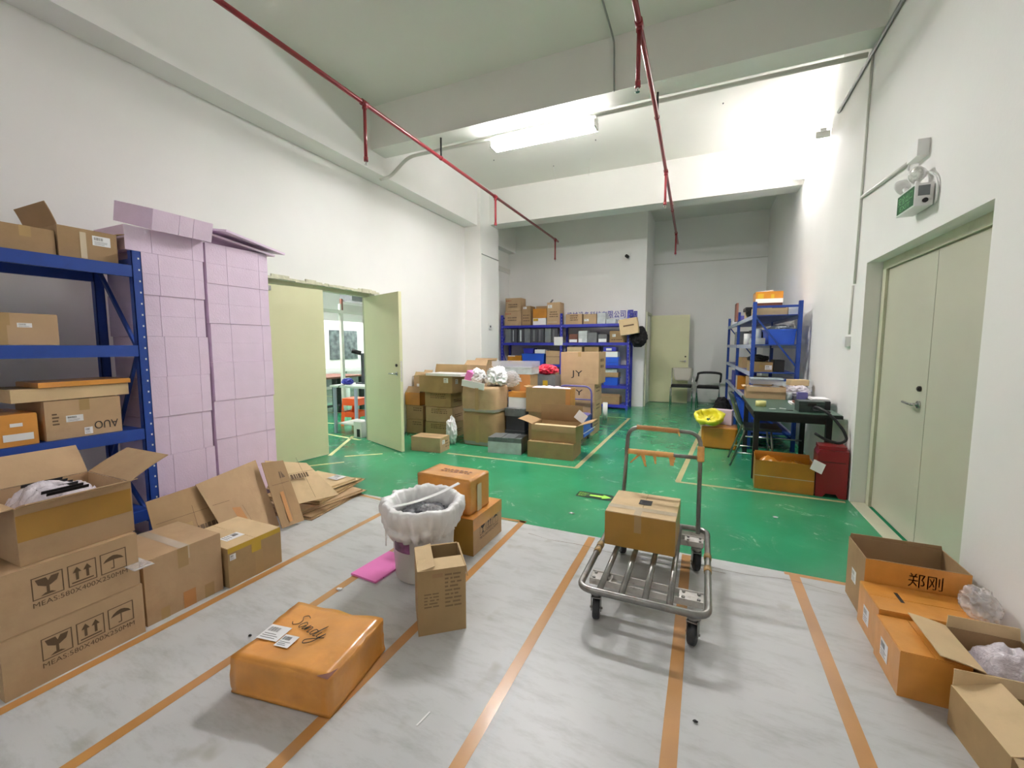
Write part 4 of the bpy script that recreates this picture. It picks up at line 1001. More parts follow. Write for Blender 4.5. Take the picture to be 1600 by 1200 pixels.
o_ = obj('bubble_wrap', heap(1.01, 2.06, 1.20, 2.32, 0.01, 0.24, 0.05, 14, 26, 12), 'bubble'); tag(o_, 'bubble wrap stuffed in the brown carton by the right wall', 'bubble wrap')
o_ = obj('clear_film', blob(bm_(), (1.155, 2.485, 0.255), (0.06, 0.09, 0.07), 0.3, 5, 5, 5, 0.2125), 'film'); tag(o_, 'crumpled clear film on the orange carton against the right wall', 'plastic film')
o_ = obj('bubble_wrap', heap(0.99, 1.74, 1.19, 1.98, 0.006, 0.16, 0.05, 18, 22, 17), 'bubble'); tag(o_, 'bubble wrap in the pale carton at the bottom right corner', 'bubble wrap')

# small litter on the grey floor
q = random.Random(11)
for i, (x_, y_, mt, lb) in enumerate(((-1.86, 1.72, 'label', 'crumpled white scrap on the floor left of the pink sheet'), (-1.95, 1.25, 'black', 'tiny dark crumb on the floor between two tape lines, left'),
      (-1.72, 1.92, 'black', 'tiny dark crumb beside the pink foam sheet'), (-0.92, 1.18, 'label', 'thin white sliver of plastic on the floor at the bottom'), (0.02, 1.62, 'black', 'small dark stone on the floor before the cart'),
      (-0.96, 3.35, 'label', 'white scrap on the green floor in front of the cart'), (0.58, 3.95, 'label', 'white scrap on the green floor before the double door'))):
    bm = bm_()
    if i == 3: hexa(bm, (0, 0, 0), (0.006, 0, 0), (0.01, 0.07, 0), (0, 0, 0.002))
    else: blob(bm, (0, 0, 0.004), (0.018 if i in (0, 5, 6) else 0.009, 0.012 if i in (0, 5, 6) else 0.006, 0.004), 0.7, 9, 2, i, 0.0)
    o_ = obj('litter', bm, mt); o_.location = (x_, y_, 0.001); tag(o_, lb, 'litter')

# ================================================================ MIDDLE PILE (in front of the column)
carton('small brown carton with white label alone on the green floor by the open door', -3.53, 4.56, 0, 0.44, 0.25, 0.192, 4, 'card', tape='x', marks=[('label', 'right', 0.05, 0.10, 0.12, 0.155), ('lines', 'right', 0.14, 0.03, 0.22, 0.14, 3)])
G1 = 'brown cartons stacked behind the open door'
carton('bottom carton of the stack directly behind the open door leaf', -4.34, 5.5, 0, 0.32, 0.38, 0.219, 0, 'card_dark', tape='x', group=G1, bev=0.01, marks=[('lines', 'front', 0.12, 0.12, 0.3, 0.19, 2)])
carton('second carton from the floor in the stack directly behind the open door leaf', -4.34, 5.5, 0.225, 0.325, 0.38, 0.222, 0, 'card_dark', tape='x', group=G1, bev=0.01, marks=[('lines', 'front', 0.14, 0.12, 0.3, 0.19, 2)])
carton('open orange-taped carton in the stack directly behind the open door leaf', -4.34, 5.48, 0.453, 0.28, 0.38, 0.2, 0, 'amber', open={'front': (-40, 0.12), 'right': (25, 0.12), 'back': (60, 0.1)}, flapmat='card_dark', group=G1)
carton('open carton with blue and white sticker, topmost behind the open door leaf', -4.30, 5.66, 0.70, 0.19, 0.22, 0.2, -4, 'card', open={'front': (-30, 0.08), 'back': (30, 0.1), 'right': (50, 0.07)},
       marks=[('plate', 'front', 0.06, 0.02, 0.13, 0.08, 'label', 'sticker'), ('plate', 'front', 0.13, 0.02, 0.185, 0.08, 'blue_plastic', 'sticker')], group=G1)
for i, (z, lb) in enumerate(((0, 'bottom'), (0.233, 'second'), (0.466, 'third'))):
    carton('%s carton of the taller brown stack left of the fat wrapped carton' % lb, -3.90 + 0.01 * (i % 2), 5.40, z, 0.47, 0.38, 0.226, (0, 1.5, -1)[i], 'card_olive' if i != 1 else 'card', tape='y' if i < 2 else None, group=G1, bev=0.012, marks=[('lines', 'front', 0.1, 0.12, 0.38, 0.2, 3), ('lines', 'right', 0.08, 0.06, 0.3, 0.12, 2)])
carton('open carton holding a white tray on top of the taller brown stack', -3.93, 5.30, 0.70, 0.60, 0.40, 0.245, -2, 'card_olive', open={'back': (12, 0.16), 'left': (100, 0.14)},
       marks=[('label', 'right', 0.08, 0.13, 0.15, 0.2), ('label', 'front', 0.45, 0.15, 0.53, 0.22)], group=G1)
t_ = thing('foam_tray', 'pale blue-white foam sheet lying over the open carton behind the door', 'foam sheet', (-3.78, 5.26, 0.952), -3)
obj('sheet', bevel(BX((0, 0, 0, 0.62, 0.36, 0.035)), 0.008), 'white_plastic', t_)
# fat wrapped round-cornered cartons
def fat(label, x, y, z, w_, d, h, mat, bulge, seed):
    rt = thing('wrapped_carton', label, 'box', (x, y, z))
    bm = bm_(); n = 44; rs = []
    for j in range(11):
        v = j / 10; rr = []
        for i in range(n):
            t = 2 * math.pi * i / n; c, s = math.cos(t), math.sin(t)
            ex = 0.42; px = math.copysign(abs(c) ** ex, c); py = math.copysign(abs(s) ** ex, s)
            k = 1 + bulge * math.sin(math.pi * v) + 0.02 * noise.noise(V(c * 3, s * 3, v * 5 + seed))
            if v == 0 or v == 1: k *= 0.98
            rr.append(bm.verts.new((px * w_ / 2 * k, py * d / 2 * k, v * h)))
        rs.append(rr)
    for A, B in zip(rs, rs[1:]):
        for i in range(n): bm.faces.new((A[i], A[(i + 1) % n], B[(i + 1) % n], B[i])).smooth = True
    bm.faces.new(rs[0][::-1]); bm.faces.new(rs[-1]); obj('body', bm, mat, rt)
    bm = bm_(); rs = []
    for j, v in enumerate((0.03, 0.05, 0.11, 0.13)):
        rr = []
        for i in range(n):
            t = 2 * math.pi * i / n; c, s = math.cos(t), math.sin(t); ex = 0.42
            k = 1.006 + bulge * math.sin(math.pi * v) + 0.02 * noise.noise(V(c * 3, s * 3, v * 5 + seed)) + 0.004
            rr.append(bm.verts.new((math.copysign(abs(c) ** ex, c) * w_ / 2 * k, math.copysign(abs(s) ** ex, s) * d / 2 * k, (v + 0.02 * noise.noise(V(c * 4, s * 4, j))) * h)))
        rs.append(rr)
    for A, B in zip(rs, rs[1:]):
        for i in range(n): bm.faces.new((A[i], A[(i + 1) % n], B[(i + 1) % n], B[i])).smooth = True
    obj('film_band', bm, 'film', rt)
    bm = bm_()
    fr = (V(-w_ / 2, -d / 2 * (1 + bulge) - 0.003, 0), V(1, 0, 0), V(0, 0, 1), V(0, -1, 0)); put_rect(bm, fr, w_ * 0.45, h * 0.1, w_ * 0.55, h * 0.95, 0.006); obj('packing_tape', bm, 'tape', rt)
    return rt
fat('lower fat bulging carton with rounded corners in the middle pile', -2.84, 5.38, 0, 0.54, 0.46, 0.465, 'card_olive', 0.035, 1)
fat('upper fat carton wrapped in film, overflowing with white plastic', -2.84, 5.38, 0.47, 0.56, 0.48, 0.36, 'card', 0.03, 4)
def loose(name, label, cat, bm, mat, loc, rot=(0, 0, 0), group=None):
    o = obj(name, bm, mat); place(o, loc, rot); tag(o, label, cat, group); return o
def crump(w_, d, h, seed, amp=0.25):
    return blob(bm_(), (0, 0, h / 2), (w_ / 2, d / 2, h / 2), min(amp, 0.45) * 0.9, 6, 5, seed, 0.0)
loose('plastic_bag', 'crumpled white plastic bag rising at the right of the fat upper carton', 'bag', crump(0.30, 0.34, 0.26, 3, 0.45), 'bag', (-2.66, 5.38, 0.83))
loose('plastic_bag', 'white plastic sheet bunched at the middle of the fat upper carton', 'bag', crump(0.22, 0.20, 0.24, 9, 0.5), 'bag', (-2.94, 5.36, 0.83))
loose('foam_sheet', 'pink foam sheet poking out of the fat upper carton', 'foam sheet', bevel(BX((-0.05, -0.08, 0, 0.05, 0.08, 0.2)), 0.01), 'foam_hot', (-3.09, 5.33, 0.84), (0, 22, 0))
loose('foam_sheet', 'white foam edge laid along the front of the fat upper carton', 'foam sheet', bevel(BX((0, 0, 0, 0.36, 0.02, 0.09)), 0.004), 'white_plastic', (-3.09, 5.135, 0.836), (0, 8, -2))
carton('small open brown carton stacked high against the column', -3.80, 6.40, 0.86, 0.45, 0.34, 0.2, 0, 'card', open={'back': (40, 0.14), 'front': (-55, 0.14), 'right': (15, 0.1)})
carton('tall plain carton against the column, mostly hidden behind the middle pile', -3.82, 6.36, 0, 0.50, 0.42, 0.855, 0, 'card_dark')
# grey trays, white box, clear boxes
tr = thing('grey_tray_stack', 'block of ribbed clear grey trays on the green floor in the middle pile', 'tray stack', (-2.54, 4.88, 0), 6)
for k in range(5): obj('tray', bevel(BX((k * 0.091, 0, 0, k * 0.091 + 0.087, 0.30, 0.205 + 0.004 * (k % 2))), 0.006), 'grey_tray', tr)
obj('film_wrap', BX((-0.002, -0.003, 0.0, 0.455, -0.001, 0.15)), 'smoke', tr)
for i, (x_, y_, z, w_, d, h, m_, lb) in enumerate(((-2.58, 5.42, 0, 0.33, 0.36, 0.2, 'dark_grey', 'bottom dark grey tray crate behind the clear grey trays'), (-2.57, 5.44, 0.202, 0.31, 0.36, 0.2, 'dark_grey', 'middle dark grey tray crate behind the clear grey trays'),
                                        (-2.58, 5.42, 0.404, 0.34, 0.36, 0.11, 'grey_tray', 'top grey tray with toothed edge under the white box'))):
    rt = thing('tray_crate', lb, 'tray', (x_ + (0.0), y_, z), 0)
    obj('crate', bevel(BX((0.03, 0.0, 0, w_ + 0.0, d, h)), 0.012), m_, rt)
    if i == 2:
        for k in range(4): obj('tooth', BX((0.05 + k * 0.085, -0.012, h - 0.03, 0.09 + k * 0.085, -0.0005, h)), m_, rt)
carton('white box with a wide orange tape band in the middle pile', -2.53, 5.50, 0.516, 0.28, 0.30, 0.225, 0, 'label', marks=[('plate', 'front', 0, 0.15, 0.28, 0.225, 'orange')], flapmat='orange')
carton('brown carton with orange tape corner, under the clear plastic box', -2.76, 5.66, 0.744, 0.50, 0.30, 0.235, 0, 'card_olive', marks=[('plate', 'front', 0.34, 0, 0.50, 0.235, 'tape_orange')])
cb_ = thing('clear_box', 'clear plastic tray box on top of the middle pile', 'plastic box', (-2.86, 5.66, 0.982), 0)
obj('tub', bevel(BX((0, 0, 0, 0.62, 0.3, 0.10)), 0.01), 'smoke', cb_); obj('lid', bevel(BX((-0.01, -0.01, 0.102, 0.63, 0.31, 0.185)), 0.012), 'film', cb_)
loose('plastic_film', 'crinkled clear film hanging in front of the carton under the clear box', 'plastic film', crump(0.36, 0.04, 0.22, 5, 0.5), 'film', (-2.58, 5.60, 0.80))
loose('plastic_bag', 'crumpled silver-white bag standing on the floor left of the fat carton', 'bag', crump(0.16, 0.12, 0.36, 7, 0.7), 'bag', (-3.25, 5.12, 0.0))
loose('red_bag', 'bright red and yellow plastic bag on the middle pile', 'bag', crump(0.34, 0.24, 0.16, 6, 0.3), 'red_bag', (-2.23, 6.3, 0.942))
carton('grey display carton under the red bag in the middle pile', -2.40, 6.18, 0, 0.34, 0.30, 0.94, 0, 'grey_tray', marks=[('plate', 'front', 0.14, 0.78, 0.22, 0.86, 'tape_yellow', 'sticker')])
# open cartons at the front right of the pile
carton('bottom carton of the front right stack in the middle pile', -1.99, 4.90, 0, 0.585, 0.42, 0.20, 2, 'card_olive', tape='y', tmat='tape', marks=[('plate', 'front', 0.24, 0, 0.29, 0.10, 'tape')])
carton('wide open carton on the front right stack with flaps spread out', -1.97, 4.98, 0.203, 0.58, 0.36, 0.20, 0, 'card_olive', open={'back': (-4, 0.22), 'left': (74, 0.2), 'right': (70, 0.2), 'front': (172, 0.08)}, flapmat='card_dark')
loose('carton_insert', 'pale folded board lying in the wide open carton', 'board', bevel(BX((0, 0, 0, 0.54, 0.1, 0.01)), 0.002), 'card_pale', (-1.955, 5.0, 0.37), (12, 0, 0))
loose('paper', 'white sheet of paper sticking up beside the wide open carton', 'paper', BX((0, 0, 0, 0.14, 0.003, 0.12)), 'paper', (-1.50, 5.27, 0.48), (-5, 35, 0))
carton('open-topped carton with one orange taped corner, behind the wide open one', -2.235, 5.44, 0.482, 0.635, 0.235, 0.34, 0, 'card_olive', open={'left': (80, 0.05)}, marks=[('plate', 'front', 0.57, 0.0, 0.635, 0.34, 'tape_orange'), ('plate', 'right', 0.0, 0.0, 0.23, 0.34, 'orange')])
carton('plain carton mostly hidden under the orange-cornered open carton', -2.20, 5.45, 0.0, 0.56, 0.22, 0.478, 0, 'card_dark')
loose('foam_sheet', 'pink and white sheets lying on the tall open carton', 'foam sheet', heap(-0.29, -0.10, 0.29, 0.10, 0, 0.03, 0.03, 9, 18, 4), 'foam', (-1.92, 5.56, 0.80))
# JY stack
zz = 0.0
for i, (h, lb) in enumerate(((0.255, 'bottom carton of the JY stack, no lettering visible'), (0.275, 'carton with half-hidden JY letters, second from the floor'), (0.265, 'carton marked JY, third from the floor, behind the blue handle'), (0.49, 'tall carton marked JY on top of the stack before the blue shelf'))):
    carton(lb, (-2.04, -2.06, -2.07, -2.06)[i], 6.46, zz, (0.50, 0.545, 0.55, 0.60)[i], 0.50, h, 0, 'card', group='cartons of the JY stack', tape='y' if i == 3 else None,
           marks=([('text', 'front', 0.19, 0.06, 0.37, 0.175, 'JY', 'ink')] if i in (2, 1) else [('text', 'front', 0.17, 0.085, 0.35, 0.205, 'JY', 'ink')] if i == 3 else []) + [('lines', 'right', 0.12, h * 0.4, 0.36, h * 0.8, 2)])
    zz += h + 0.003
# blue trolley
bt = thing('platform_trolley', 'blue plastic platform trolley with purple handle beside the JY stack', 'trolley', (-1.80, 6.0, 0))
def roundbox(x0, y0, z0, x1, y1, z1, r_, seg=5):
    bm = bx_ = bm_(); bx(bm, x0, y0, z0, x1, y1, z1)
    es = [e for e in bm.edges if abs((e.verts[0].co - e.verts[1].co).normalized().z) > 0.9]
    bmesh.ops.bevel(bm, geom=es, offset=r_, segments=seg, affect='EDGES'); return bm
obj('deck', roundbox(-0.30, -0.32, 0.12, 0.32, 0.36, 0.165, 0.06), 'blue_plastic', bt)
bm = bm_(); tube(bm, fillet([(-0.26, -0.325, 0.168), (0.3, -0.325, 0.168), (0.325, 0.34, 0.168)], 0.06), 0.006, 6); obj('edge_strip', bm, 'white_plastic', bt)
hp = fillet([(-0.27, 0.28, 0.166), (-0.25, 0.32, 0.78), (0.27, 0.32, 0.78), (0.29, 0.28, 0.166)], 0.12)
hb = tube(bm_(), hp, 0.014, 10); obj('handle', hb, 'purple', bt); obj('handle_crossbar', tube(bm_(), [(-0.26, 0.31, 0.58), (0.28, 0.31, 0.58)], 0.010, 10), 'purple', bt)
for sx in (-0.22, 0.24):
    for sy in (-0.25, 0.28):
        bm = bm_(); tube(bm, [(sx - 0.02, sy, 0.045), (sx + 0.02, sy, 0.045)], 0.045, 18); w0 = obj('wheel', bm, 'grey_tray', bt)
        obj('caster_fork', BX((sx - 0.026, sy - 0.02, 0.045, sx - 0.022, sy + 0.02, 0.12), (sx + 0.022, sy - 0.02, 0.045, sx + 0.026, sy + 0.02, 0.12), (sx - 0.026, sy - 0.02, 0.112, sx + 0.026, sy + 0.02, 0.119)), 'steel', bt)
bc = thing('blue_crate', 'blue ribbed plastic crate on the blue trolley', 'crate', (-1.80, 5.99, 0.176))
obj('crate_body', roundbox(-0.22, -0.29, 0, 0.30, 0.22, 0.20, 0.04), 'blue_plastic', bc); obj('crate_rim', roundbox(-0.235, -0.305, 0.201, 0.315, 0.235, 0.22, 0.05), 'purple', bc)
for k in range(5): obj('rib', BX((-0.16 + 0.1 * k, -0.298, 0.02, -0.14 + 0.1 * k, -0.2905, 0.19)), 'purple', bc)
loose('film_roll', 'upright white plastic film roll on the floor before the blue back shelf', 'roll', cyl(bm_(), (0, 0, 0), 0.045, 0.33, 'z', 18), 'white_plastic', (-1.66, 7.95, 0.0))

# ================================================================ BACK BLUE SHELF
BSY = 9.38
bs = shelving('wide blue back shelf with five levels against the back wall under the lettering', -4.52, BSY, 0, 3.05, 0.5, 2.12, (0.10, 0.52, 0.96, 1.46, 1.87), 2, 'blue2', 0.06)
T1 = 1.873; g_ = 'boxes on top of the back blue shelf'
for (x0, x1, z0, z1, m_, lb, mk_) in (
    (-4.43, -4.00, T1, 2.21, 'card', 'lower of two red-printed cartons at the left end atop the back shelf', [('lines', 'front', 0.02, 0.24, 0.16, 0.29, 1, 'print_red'), ('lines', 'front', 0.08, 0.08, 0.32, 0.2, 2)]),
    (-4.41, -4.01, 2.213, 2.52, 'card', 'upper of two red-printed cartons at the left end atop the back shelf', [('lines', 'front', 0.02, 0.21, 0.15, 0.26, 1, 'print_red'), ('lines', 'front', 0.08, 0.06, 0.32, 0.17, 2)]),
    (-3.98, -3.76, T1, 2.32, 'card_dark', 'narrow tall dark carton second from the left on top of the back shelf', [('label', 'front', 0.03, 0.38, 0.12, 0.43), ('lines', 'front', 0.03, 0.06, 0.19, 0.25, 3)]),
    (-3.70, -3.38, T1, 2.03, 'label', 'white box with yellow corner on top of the back shelf, under the orange carton', [('plate', 'front', 0.01, 0.09, 0.13, 0.15, 'tape_yellow')]),
    (-3.70, -3.36, 2.033, 2.25, 'amber', 'orange taped carton on the white box on top of the back shelf', []),
    (-3.35, -3.04, T1, 2.38, 'card', 'tall carton with white label at the middle post on top of the back shelf', [('label', 'front', 0.02, 0.38, 0.12, 0.45), ('lines', 'front', 0.06, 0.15, 0.26, 0.3, 3), ('plate', 'front', 0.02, 0.05, 0.24, 0.07, 'tape_clear')]),
    (-2.90, -2.52, T1, 2.10, 'card', 'wide low carton right of the middle post on top of the back shelf', [('lines', 'front', 0.1, 0.06, 0.28, 0.2, 3)]),
    (-2.49, -2.20, T1, 2.09, 'card', 'small square carton with white label on top of the back shelf', [('label', 'front', 0.02, 0.06, 0.12, 0.11)]),
    (-2.18, -2.00, T1, 2.11, 'smoke', 'clear plastic box standing on top of the back shelf', []),
    (-1.98, -1.78, T1, 1.97, 'smoke', 'low clear plastic box at the right on top of the back shelf', [])):
    carton(lb, x0, BSY + 0.04, z0, x1 - x0, 0.3, z1 - z0, 0, m_, marks=mk_, group=g_, name='plastic_box' if m_ == 'smoke' else 'cardboard_box')
carton('open flap carton behind the orange one on top of the back shelf', -3.74, BSY + 0.345, T1, 0.3, 0.12, 0.46, 0, 'card_dark', open={'right': (35, 0.18)}, flapmat='grey_tray')
# tilted box and black bag on the right end post
tb = carton('small tan carton tilted on the right end of the back shelf', -1.62, 9.165, 1.60, 0.37, 0.2, 0.33, 0, 'card_pale', marks=[('plate', 'front', 0.08, 0.17, 0.30, 0.20, 'ink_faint', 'printed_text')])
tb.rotation_euler = (0, R(-9), 0)
loose('black_bag', 'black bag hanging under the tilted carton at the shelf end', 'bag', crump(0.34, 0.3, 0.44, 5, 0.2), 'black_cloth', (-1.285, 9.46, 1.36))
# second level: files
g_ = 'grey box files on the second level of the back shelf'
x_ = -4.42; i = 0
names = ('first', 'second', 'third', 'fourth', 'fifth', 'sixth', 'seventh', 'eighth')
for i in range(8):
    wd = 0.15
    rt = thing('box_file', 'dark grey upright box file, %s from the left on the back shelf' % names[i], 'file', (x_, BSY + 0.04, 1.462), 0, g_)
    obj('file_body', bevel(BX((0, 0, 0, wd, 0.3, 0.33)), 0.004), 'dark_grey' if i % 3 else 'grey_tray', rt)
    obj('file_spine', BX((wd * 0.3, -0.002, 0.03, wd * 0.42 if i % 2 else wd * 0.6, -0.0005, 0.3)), 'grey_tray' if i not in (1, 2) else 'smoke', rt)
    x_ += wd + (0.012 if i % 2 == 0 else 0.028)
g_ = 'small boxes on the second level of the back shelf'
for (x0, x1, h, m_, lb, mk_) in ((-2.82, -2.62, 0.19, 'brown', 'small dark red box with white front label on the second shelf level', [('plate', 'front', 0.01, 0.01, 0.19, 0.07, 'label', 'label_plate')]),
    (-2.60, -2.40, 0.26, 'smoke', 'tall clear box on the second level of the back shelf', [('plate', 'front', 0.01, 0.01, 0.09, 0.09, 'label', 'label_plate')]),
    (-2.39, -2.18, 0.22, 'grey_tray', 'grey clear box in the middle of the right half second level', []),
    (-2.15, -1.96, 0.18, 'grey_tray', 'small grey box with white front label on the second shelf level', [('plate', 'front', 0.01, 0.01, 0.18, 0.08, 'label', 'label_plate')]),
    (-1.90, -1.57, 0.25, 'card_dark', 'brown carton with white label at the right of the second shelf level', [('label', 'front', 0.06, 0.12, 0.13, 0.18), ('lines', 'front', 0.04, 0.03, 0.28, 0.07, 1)])):
    carton(lb, x0, BSY + 0.04, 1.462, x1 - x0, 0.3, h, 0, m_, marks=mk_, group=g_, name='cardboard_box' if m_ == 'card_dark' else 'plastic_box')
g_ = 'boxes on the lower levels of the back shelf'
def tub(label, x0, x1, y, z, d, h, m_='blue_plastic', lab=None, group=g_, yaw=0):
    rt = thing('plastic_tub', label, 'tub', (x0, y, z), yaw, group)
    w_ = x1 - x0; t = 0.006
    bm = BX((0.015, 0.015, 0, w_ - 0.015, d - 0.015, t))
    for s0, s1 in (((0, 0), (w_, 0)), ((w_, 0), (w_, d)), ((w_, d), (0, d)), ((0, d), (0, 0))):
        pass
    def q(i): return [(0.015 * (1 - i), 0.015 * (1 - i)), (w_ - 0.015 * (1 - i), 0.015 * (1 - i)), (w_ - 0.015 * (1 - i), d - 0.015 * (1 - i)), (0.015 * (1 - i), d - 0.015 * (1 - i))]
    lo, hi = q(0), q(1)
    c = V(w_ / 2, d / 2, 0)
    for i in range(4):
        a, b = V(*lo[i], 0), V(*lo[(i + 1) % 4], 0); e, f = V(*hi[i], h), V(*hi[(i + 1) % 4], h)
        inn = lambda p: p + (V(c.x, c.y, p.z) - p).normalized() * 0.008
        vs_ = [bm.verts.new(p) for p in (a, b, f, e, inn(a), inn(b), inn(f), inn(e))]
        for fc in ((0, 1, 2, 3), (7, 6, 5, 4), (3, 2, 6, 7), (1, 0, 4, 5)): bm.faces.new([vs_[k] for k in fc])
    obj('tub_body', bm, m_, rt)
    obj('tub_rim', bevel(BX((-0.008, -0.008, h - 0.02, w_ + 0.008, -0.001, h), (-0.008, d + 0.001, h - 0.02, w_ + 0.008, d + 0.008, h), (-0.008, 0, h - 0.02, -0.001, d, h), (w_ + 0.001, 0, h - 0.02, w_ + 0.008, d, h)), 0.002), m_, rt)
    if lab: obj('label_plate', BX((w_ * lab[0], -0.012, h * lab[1], w_ * lab[2], -0.0085, h * lab[3])), 'label', rt)
    return rt
Y0 = BSY + 0.04
carton('yellow and brown low box on the third level, left end of the back shelf', -4.36, Y0, 0.962, 0.36, 0.3, 0.19, 0, 'amber', marks=[('plate', 'front', 0.02, 0.17, 0.2, 0.19, 'label', 'sticker')], group=g_)
tub('large bright blue tub on the third level of the back shelf', -3.98, -3.42, Y0, 0.962, 0.34, 0.24, group=g_)
carton('flat white box on the bright blue tub of the back shelf', -3.66, Y0 + 0.03, 1.21, 0.26, 0.26, 0.09, 0, 'label', group=g_)
tub('small blue tub on the large bright blue tub, back shelf left', -3.96, -3.70, Y0 + 0.03, 1.21, 0.26, 0.12, 'blue2', group=g_)
carton('brown carton on the third level just left of the middle post', -3.37, Y0, 0.962, 0.34, 0.3, 0.31, 0, 'card', marks=[('plate', 'front', 0, 0.17, 0.34, 0.18, 'ink_faint', 'tape_edge')], group=g_)
for k, (x0, x1, z, h, m_, lb) in enumerate(((-2.86, -2.50, 0.962, 0.28, 'card_dark', 'brown box behind the JY stack, third level left of centre'), (-2.86, -2.52, 1.245, 0.12, 'card_pale', 'flat pale box on the brown box behind the JY stack'),
        (-2.46, -2.12, 0.962, 0.27, 'card', 'second brown box behind the JY stack on the third level'), (-2.46, -2.14, 1.235, 0.13, 'card_dark', 'low dark carton stacked behind the JY top carton'),
        (-2.06, -1.70, 0.962, 0.055, 'blue_plastic', 'flat blue lid at the bottom of the third level, right end'), (-2.04, -1.70, 1.02, 0.12, 'blue_plastic', 'blue lidded box on the third level, right of the JY stack'),
        (-2.05, -1.72, 1.143, 0.12, 'label', 'white box with yellow top on the third level, right end'), (-2.03, -1.76, 1.266, 0.10, 'blue2', 'small blue box with white label on the white one, back shelf right'))):
    carton(lb, x0, Y0, z, x1 - x0, 0.28, h, 0, m_, group=g_, flapmat='tape_yellow' if m_ == 'label' else None, marks=[('plate', 'front', 0.06, 0.02, 0.18, 0.07, 'label', 'label_plate')] if k == 7 else ())
carton('taped brown carton with white lettering on the fourth level left of the middle post', -3.37, Y0, 0.522, 0.34, 0.3, 0.34, 0, 'card_dark', marks=[('text', 'front', 0.03, 0.10, 0.13, 0.17, 'M4', 'label'), ('plate', 'front', 0, 0.3, 0.34, 0.31, 'ink', 'tape_edge')], group=g_)
tub('blue tub on the fourth level right of the JY stack', -2.02, -1.70, Y0, 0.522, 0.30, 0.17, group=g_)
carton('brown paper carton on the blue tub, fourth level right', -2.02, Y0 + 0.01, 0.70, 0.32, 0.28, 0.1, 0, 'card_dark', group=g_)
carton('small clear case on the brown paper carton, fourth level right', -1.99, Y0 + 0.02, 0.803, 0.26, 0.2, 0.08, 0, 'smoke', group=g_, name='plastic_box')
tub('blue tub on the fourth level behind the middle pile', -4.3, -3.8, Y0, 0.522, 0.34, 0.25, group=g_)
carton('brown carton on the lowest level at the right end of the back shelf', -2.10, Y0, 0.102, 0.44, 0.3, 0.17, 0, 'card_dark', open={'front': (-60, 0.1), 'left': (30, 0.06)}, group=g_)
pn = thing('paper_note', 'white paper note hanging on the middle post of the back shelf', 'note', (-3.06, BSY - 0.004, 1.40), 0)
obj('sheet', BX((-0.1, -0.003, 0, 0.11, 0, 0.19)), 'paper', pn)
bm = bm_(); tube(bm, [(0.0, -0.002, 0.19), (0.01, -0.002, 0.25)], 0.003, 6); obj('string', bm, 'paper', pn)

# ================================================================ CHAIRS BY THE BACK WALL
def visitor_chair(label, x, y, rz, back, seatm, arms):
    rt = thing('chair', label, 'chair', (x, y, 0), rz)
    w_, d, sh = 0.46, 0.42, 0.45
    if not arms:
        for s in (-1, 1):
            bm = bm_(); tube(bm, fillet([(s * w_ / 2, -d / 2, 0.0), (s * w_ / 2, -d / 2, sh - 0.02), (s * w_ / 2, d / 2 - 0.05, sh - 0.03), (s * w_ / 2, d / 2, sh), (s * w_ / 2, d / 2 + 0.06, 0.86)], 0.05), 0.011, 8); obj('side_frame', bm, 'chrome', rt)
            bm = bm_(); tube(bm, [(s * w_ / 2, d / 2 - 0.02, 0.0), (s * w_ / 2, d / 2 - 0.02, sh - 0.02)], 0.011, 8); obj('leg', bm, 'chrome', rt)
        bm = bm_(); G = []
        for j in range(9):
            v = j / 8; row = []
            for i in range(11):
                u = i / 10 * 2 - 1; hw = (w_ / 2 - 0.02) * (1 - 0.35 * (1 - v) ** 3)
                row.append(bm.verts.new((u * hw, d / 2 + 0.05 - 0.03 * (1 - u * u) * -1 + 0.05 * v, 0.56 + 0.31 * v)))
            G.append(row)
        for j in range(8):
            for i in range(10): bm.faces.new((G[j][i], G[j][i + 1], G[j + 1][i + 1], G[j + 1][i])).smooth = True
        bo = obj('backrest', bm, back, rt); m_ = bo.modifiers.new('s', 'SOLIDIFY'); m_.thickness = 0.012
    else:
        for s in (-1, 1):
            bm = bm_(); tube(bm, fillet([(s * w_ / 2, -d / 2 - 0.02, 0.0), (s * w_ / 2, -d / 2 + 0.05, 0.56), (s * w_ / 2, d / 2, 0.66), (s * w_ / 2, d / 2 + 0.03, 0.74)], 0.08), 0.012, 8); obj('side_frame', bm, 'chrome', rt)
            bm = bm_(); tube(bm, [(s * w_ / 2, d / 2 + 0.05, 0.0), (s * w_ / 2, -d / 2 + 0.1, 0.40)], 0.011, 8); obj('leg', bm, 'chrome', rt)
            bm = bm_(); tube(bm, fillet([(s * (w_ / 2 + 0.015), -d / 2 + 0.05, 0.60), (s * (w_ / 2 + 0.015), d / 2, 0.70), (s * (w_ / 2 + 0.01), d / 2 + 0.03, 0.76)], 0.06), 0.02, 8); obj('armrest', bm, 'black', rt)
        bm = bm_(); pts = [V(w_ / 2 * math.cos(a) * 1.0, d / 2 + 0.03 + 0.03 * math.sin(a), 0.745 + 0.03 * math.sin(a)) for a in [math.pi * k / 10 for k in range(11)]]
        tube(bm, pts, 0.028, 8); obj('backrest', bm, back, rt)
        bm = bm_(); tube(bm, [(-w_ / 2, d / 2 + 0.05, 0.03), (w_ / 2, d / 2 + 0.05, 0.03)], 0.010, 8); obj('stretcher', bm, 'chrome', rt)
    obj('seat', bevel(BX((-w_ / 2 + 0.012, -d / 2 - 0.01, sh - 0.01, w_ / 2 - 0.012, d / 2 - 0.03, sh + 0.04)), 0.018, 3), seatm, rt)
    return rt
visitor_chair('beige-backed chair with black seat before the open far door', -0.455, 10.6, 0, 'chair_beige', 'black_cloth', False)
visitor_chair('black armchair with chrome legs beside the beige-backed chair', 0.11, 10.55, -4, 'black', 'black_cloth', True)
